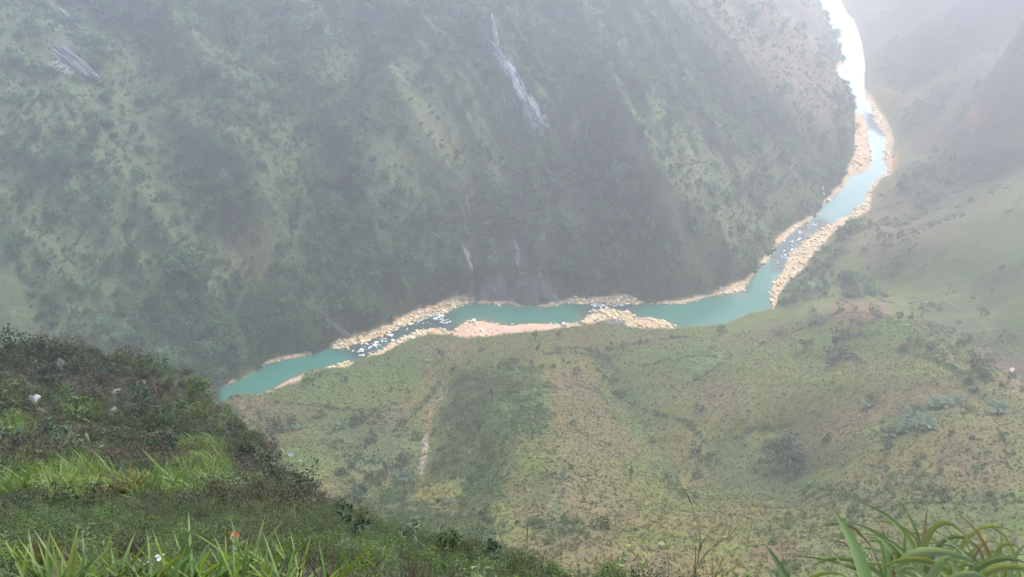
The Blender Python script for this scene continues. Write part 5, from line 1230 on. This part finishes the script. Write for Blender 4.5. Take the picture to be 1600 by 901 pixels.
# the largest trees of the far wood and the largest bushes of the hills stand singly
def singles(src, n, fn):
    me = src.data; k = len(me.vertices); co = np.empty(k * 3, np.float32); me.vertices.foreach_get('co', co); co = co.reshape(-1, 3)
    sc = np.empty(k * 3, np.float32); me.attributes['scl'].data.foreach_get('vector', sc); sc = sc.reshape(-1, 3)
    dv = co - [0, 0, H]; f = dv[:, 1] * CP + dv[:, 2] * SP; u = dv[:, 0] / f * FPX + 800; v = 450.5 - (-dv[:, 1] * SP + dv[:, 2] * CP) / f * FPX
    vis = (hidden(co[:, 0], co[:, 1]) < .4) & (u > 5) & (u < 1595) & (v > 5) & (v < 895)
    show = np.where(vis, sc[:, 0] / np.linalg.norm(dv, axis=1), 0); top = np.argsort(-show)[:n]
    for i in top: fn(co[i], sc[i])
    sc[top] = .001; me.attributes['scl'].data.foreach_set('vector', sc.ravel())
singles(bpy.data.objects['forest'], 170, lambda p, s: tree(0, 0, 0, 0, 'wood_far', 'dark green tree in the wood that covers the far wall', 'forest_tree', 'tree', 'trees of the far wood', p=p, w=s[0] * 1.75, h=s[0] * 2.2))
singles(bpy.data.objects['shrubs'], 120, lambda p, s: tree(0, 0, 0, 0, 'hill_bush', 'green bush in the thickly grown hollows of the hill slopes', 'hill_bush', 'bush', 'bushes of the hill hollows', p=p, w=s[0] * 1.75, h=s[0] * 1.5, trunk=False))
print("trees", round(time.time() - T0, 1))

# ------------------------------------------------------------------ sapling, flower, scrap, stalks in front
def stick(name, pts3, r0, r1, m, root, n=12):
    pts3 = np.asarray(pts3, float); s = np.r_[0, np.cumsum(np.linalg.norm(np.diff(pts3, axis=0), axis=1))]; u = np.linspace(0, s[-1], n)
    c = np.stack([np.interp(u, s, pts3[:, k]) for k in range(3)], 1); V = []; Fq = []
    tan = np.gradient(c, axis=0)
    for k in range(n):
        a = tan[k] / np.linalg.norm(tan[k]); s1 = np.cross(a, [.2, .9, .3]); s1 /= np.linalg.norm(s1); s2 = np.cross(a, s1); r = r0 + (r1 - r0) * k / (n - 1)
        for j in range(5): q = 2 * math.pi * j / 5; V.append(c[k] + (s1 * math.cos(q) + s2 * math.sin(q)) * r)
    for k in range(n - 1):
        for j in range(5): Fq.append((5 * k + j, 5 * k + (j + 1) % 5, 5 * k + 5 + (j + 1) % 5, 5 * k + 5 + j))
    return child(name, mesh_np(name, V, Fq, [M[m]], True), root)
def px3(pts, r): return at_r(np.array([q[0] for q in pts], float), np.array([q[1] for q in pts], float), r)
M['leaf_yellow'] = blade_mat("yellow green leaf", (.24, .25, .04), (.34, .32, .05))
M['leaf_green'] = blade_mat("young green leaf", (.12, .19, .06), (.18, .25, .09))
M['twig'] = m_plain("twig", (.17, .135, .08))
def oval_leaf(m, seed, k=1.0):
    g = np.random.default_rng(seed); n = 6; t = np.linspace(0, 1, n); w = .22 * k * np.sin(np.pi * np.clip(t, .03, .97)) ** .8
    c = np.c_[t, 0 * t, .25 * t - .35 * t ** 2]; V = np.concatenate([c + np.c_[0 * t, -w, .3 * w], c, c + np.c_[0 * t, w, .3 * w]]); Fq = [(q, q + 1, n + q + 1, n + q) for q in range(n - 1)] + [(n + q, n + q + 1, 2 * n + q + 1, 2 * n + q) for q in range(n - 1)]
    return mesh_np('leaf', V, Fq, [M[m]], True)
LY = [oval_leaf('leaf_yellow', i) for i in range(3)]; LG = [oval_leaf('leaf_green', i) for i in range(3)]; LN = [oval_leaf('leaf_yellow', i, .55) for i in range(2)]
def leaves_on(root, pts3, n, size, kinds, seed, t0=.35, up=.4):
    g = np.random.default_rng(seed); pts3 = np.asarray(pts3); s = np.r_[0, np.cumsum(np.linalg.norm(np.diff(pts3, axis=0), axis=1))]
    for i in range(n):
        u = s[-1] * g.uniform(t0, 1.0) if i else s[-1]; c = [np.interp(u, s, pts3[:, k]) for k in range(3)]
        o = link('leaf', kinds[g.integers(len(kinds))], root); o.location = Vector(c) - root.location; o.rotation_euler = (g.normal() * .4, -up + g.normal() * .45, g.uniform(0, 6.28)); o.scale = (size * g.uniform(.7, 1.2),) * 3
def sapling(label, stems, r, leaf_n, leaf_px, kinds, seed, w=3.0, t0=.35):
    foot = at_r(stems[0][0][0], stems[0][0][1] + 60, r); root = thing('sapling', label, 'sapling', (foot[0], foot[1], foot[2]))
    for i, pts in enumerate(stems):
        p3 = px3(pts, r); p3 = np.r_[[foot], p3] if i == 0 or pts[0][1] > 885 else p3
        stick('stem', p3, w / FPX * r * .5, w * .35 / FPX * r * .5, 'twig', root)
        leaves_on(root, p3, leaf_n, leaf_px / FPX * r, kinds, seed + i, t0)
    return root
sapling('bare branching twig with few yellowish leaves in front of the brown slope', [[(1084,905),(1090,880),(1094,850),(1093,825),(1086,805),(1080,785)], [(1094,877),(1106,860),(1121,847),(1138,838),(1151,824)], [(1092,860),(1099,845),(1103,838)], [(1080,785),(1075,772),(1066,760)], [(1086,890),(1087,862),(1088,838)]], 5.0, 7, 9, LY + LN, 1, 3.4, .2)
sapling('straight thin sapling with a yellowish leaf tuft at its tip', [[(1045,905),(1045,880),(1042,858),(1038,839)]], 5.0, 6, 12, LY, 11, 3.0, .75)
sapling('thin sapling with yellow tip, third from the right of the bare twigs', [[(1020,905),(1013,885),(1007,866),(1003,850)]], 5.0, 6, 12, LY, 21, 2.4, .75)
sapling('leaning thin sapling with pale leaf tip, left of the bare twigs', [[(1012,905),(1002,885),(993,868),(986,852)]], 5.0, 6, 11, LY, 31, 2.4, .7)
sapling('leftmost short sapling with yellow green leaves at the bottom edge', [[(983,905),(978,885),(972,868)]], 4.6, 8, 12, LY + LG, 41, 2.4, .4)
sapling('yellow leaved bush at the bottom edge beside the bare branching twig', [[(1112,915),(1114,885),(1112,862)], [(1112,915),(1122,890),(1130,870)], [(1112,915),(1104,890),(1100,872)], [(1112,915),(1135,895),(1148,884)], [(1112,915),(1125,900),(1120,876)]], 4.8, 22, 10, LN + LY, 51, 2.0, .3)
sapling('second yellow green bush at the bottom edge, right of the yellow one', [[(1165,918),(1168,895),(1170,880)], [(1165,918),(1180,900),(1190,886)], [(1165,918),(1152,900),(1146,888)], [(1165,918),(1185,908),(1205,900)]], 4.6, 16, 10, LN + LG, 61, 2.0, .3)
sapling('pale light green broad leaved shoot at the bottom edge right of the middle', [[(745,915),(745,895),(744,884)]], 5.5, 14, 13, LG, 71, 2.4, .2)
sapling('green leafy shoot at the bottom edge under the leaning sapling', [[(900,915),(905,895),(902,880)], [(900,915),(890,895),(882,886)]], 5.5, 10, 10, LG, 81, 2.0, .3)
for pts, r, wpx, lab in (([(460,832),(461,805),(459,782)], 22, 1.6, 'thin dead stalk standing in the brown scrub right of the knoll'), ([(824,822),(823,805),(821,786)], 28, 1.4, 'thin dead stick standing at the left rim of the brown spur'), ([(8,880),(8,862),(12,848),(19,841)], 5.0, 3.2, 'bent brown grass stalk at the lower left picture edge'), ([(1222,905),(1221,870),(1222,828)], 4.0, .9, 'hair thin brown stalk near the bottom edge left of the big grass')):
    p3 = px3(pts, r); foot = p3[0] + (0, 0, -r * .03); root = thing('dead_stalk', lab, 'stalk', foot); stick('stem', np.r_[[foot], p3], wpx / FPX * r * .5, wpx / FPX * r * .3, 'dead', root)
    if pts[0][0] == 8:
        blade = blade_mesh('seed_head', px3([(12,848),(16,843),(20,840)], r), .02, m='blade_rust', segs=5); child('seed_head', blade, root)
root = thing('dry_plant', 'tangle of dry brown stems and curled leaves at the lower left', 'plant', cast([80], [882])[0]); g = np.random.default_rng(5)
for i in range(26):
    a_ = g.uniform(0, 6.28); L_ = g.uniform(.08, .2); b_ = root.location; e_ = np.array(b_) + [math.cos(a_) * L_, math.sin(a_) * L_ * .6, g.uniform(.04, .17)]; m_ = (np.array(b_) + e_) / 2 + [0, 0, .06]
    child('leaf', blade_mesh('leaf', [np.array(b_) + g.normal(size=3) * .02, m_, e_], .012, .2, 5, 'blade_rust'), root)
# red flower
fp_ = at_r(368, 838, 5.6); root = thing('red_flower', 'small red flower head above the bright grass at the bottom left', 'flower', fp_ - [0, 0, .22]); stick('stem', [fp_ - [0, 0, .3], fp_ - [.01, 0, .1], fp_], .003, .002, 'twig', root)
M['petal'] = m_plain("red petal", (.42, .07, .06), .7)
pv = []; 
PM = mesh_np('petal', [(0, -.004, 0), (.03, -.02, .012), (.055, 0, .004), (.03, .02, .012), (0, .004, 0), (.03, 0, .003)], [(0, 1, 5, 4), (1, 2, 3, 5), (4, 5, 3, 3)][:2], [M['petal']], True)
for k in range(12):
    o = link('petal', PM, root); o.location = Vector(fp_) - root.location + Vector((0, 0, .012 * (k // 6))); o.rotation_euler = (0, -.35 - .45 * (k // 6), k * 1.047 + .5 * (k // 6)); o.scale = (.62,) * 3
leaves_on(root, np.array([fp_ - [0, 0, .25], fp_ - [0, 0, .05]]), 8, .07, LG, 91, .1)
# white scrap
def crumple(seed, w, h, m):
    g = np.random.default_rng(seed); n = 9; u, v = np.meshgrid(np.linspace(-.5, .5, n), np.linspace(-.5, .5, n)); z_ = .28 * fbm(u.ravel() * 5 + seed, v.ravel() * 5, 3, seed) + .1
    V = np.c_[u.ravel() * w, v.ravel() * h, z_ * w]; V[:, :2] += g.normal(size=(n * n, 2)) * w * .03; V[:, 0] += .25 * w * fbm(v.ravel() * 4, u.ravel() * 3 + seed, 2, seed); q_, r_2 = np.meshgrid(np.arange(n - 1), np.arange(n - 1)); b = (q_ * n + r_2).ravel()
    me = mesh_np('scrap', V, np.c_[b, b + 1, b + n + 1, b + n], [m], False); return me
M['scrap'] = m_plain("white plastic film", (.55, .56, .57), .4, .15)
for px, py, s_, lab in ((249,870,11,'larger crumpled white scrap caught upright in the grass at the lower left'), (233,879,7,'smaller crumpled white scrap lying left of the larger one')):
    p = at_r(px, py, 4.9); o = link('scrap', crumple(int(px), s_ / FPX * 4.9, s_ * .8 / FPX * 4.9, M['scrap']), None, p, (.9, .2, .4)); md = o.modifiers.new('thickness', 'SOLIDIFY'); md.thickness = .001; tag(o, lab, 'scrap')
p = cast([1581], [578])[0]; dist = np.linalg.norm(p - [0, 0, H]); M['tarp'] = m_plain("pinkish white cloth", (.85, .66, .60), .7, .1, 1.0)
o = link('cloth', crumple(88, 8 / FPX * dist, 6 / FPX * dist, M['tarp']), None, (p[0], p[1], p[2] + .3), (.5, 0, .3)); md = o.modifiers.new('thickness', 'SOLIDIFY'); md.thickness = .03; tag(o, 'small bright pinkish white cloth on the brown slope at the right edge', 'cloth')
print("front", round(time.time() - T0, 1))

# ------------------------------------------------------------------ the air: one closed box of even haze
def make_haze():
    x0, x1, y0, y1, z0, z1 = -3700, 3700, -3700, 3700, float(Z.min()) - 1.5, 452.0
    v = [(x0,y0,z0),(x1,y0,z0),(x1,y1,z0),(x0,y1,z0),(x0,y0,z1),(x1,y0,z1),(x1,y1,z1),(x0,y1,z1)]
    f = [(0,3,2,1),(4,5,6,7),(0,1,5,4),(1,2,6,5),(2,3,7,6),(3,0,4,7)]
    me = bpy.data.meshes.new("haze"); me.from_pydata(v, [], f)
    m = bpy.data.materials.new("haze"); m.use_nodes = True; nt = m.node_tree
    nt.nodes.remove(nt.nodes["Principled BSDF"])
    pv = nt.nodes.new("ShaderNodeVolumePrincipled"); pv.inputs["Density"].default_value = HAZE_DENSITY; pv.inputs["Color"].default_value = (*HAZE_COLOR, 1)
    pv.inputs["Anisotropy"].default_value = HAZE_G; pv.inputs["Density Attribute"].default_value = ""
    nt.links.new(pv.outputs[0], nt.nodes["Material Output"].inputs["Volume"])
    me.materials.append(m)
    tag(link("haze", me), "pale lavender mist filling the gorge", None, None, 'stuff')
make_haze()
print("script", round(time.time() - T0, 1), "zrange", Z.min(), Z.max())
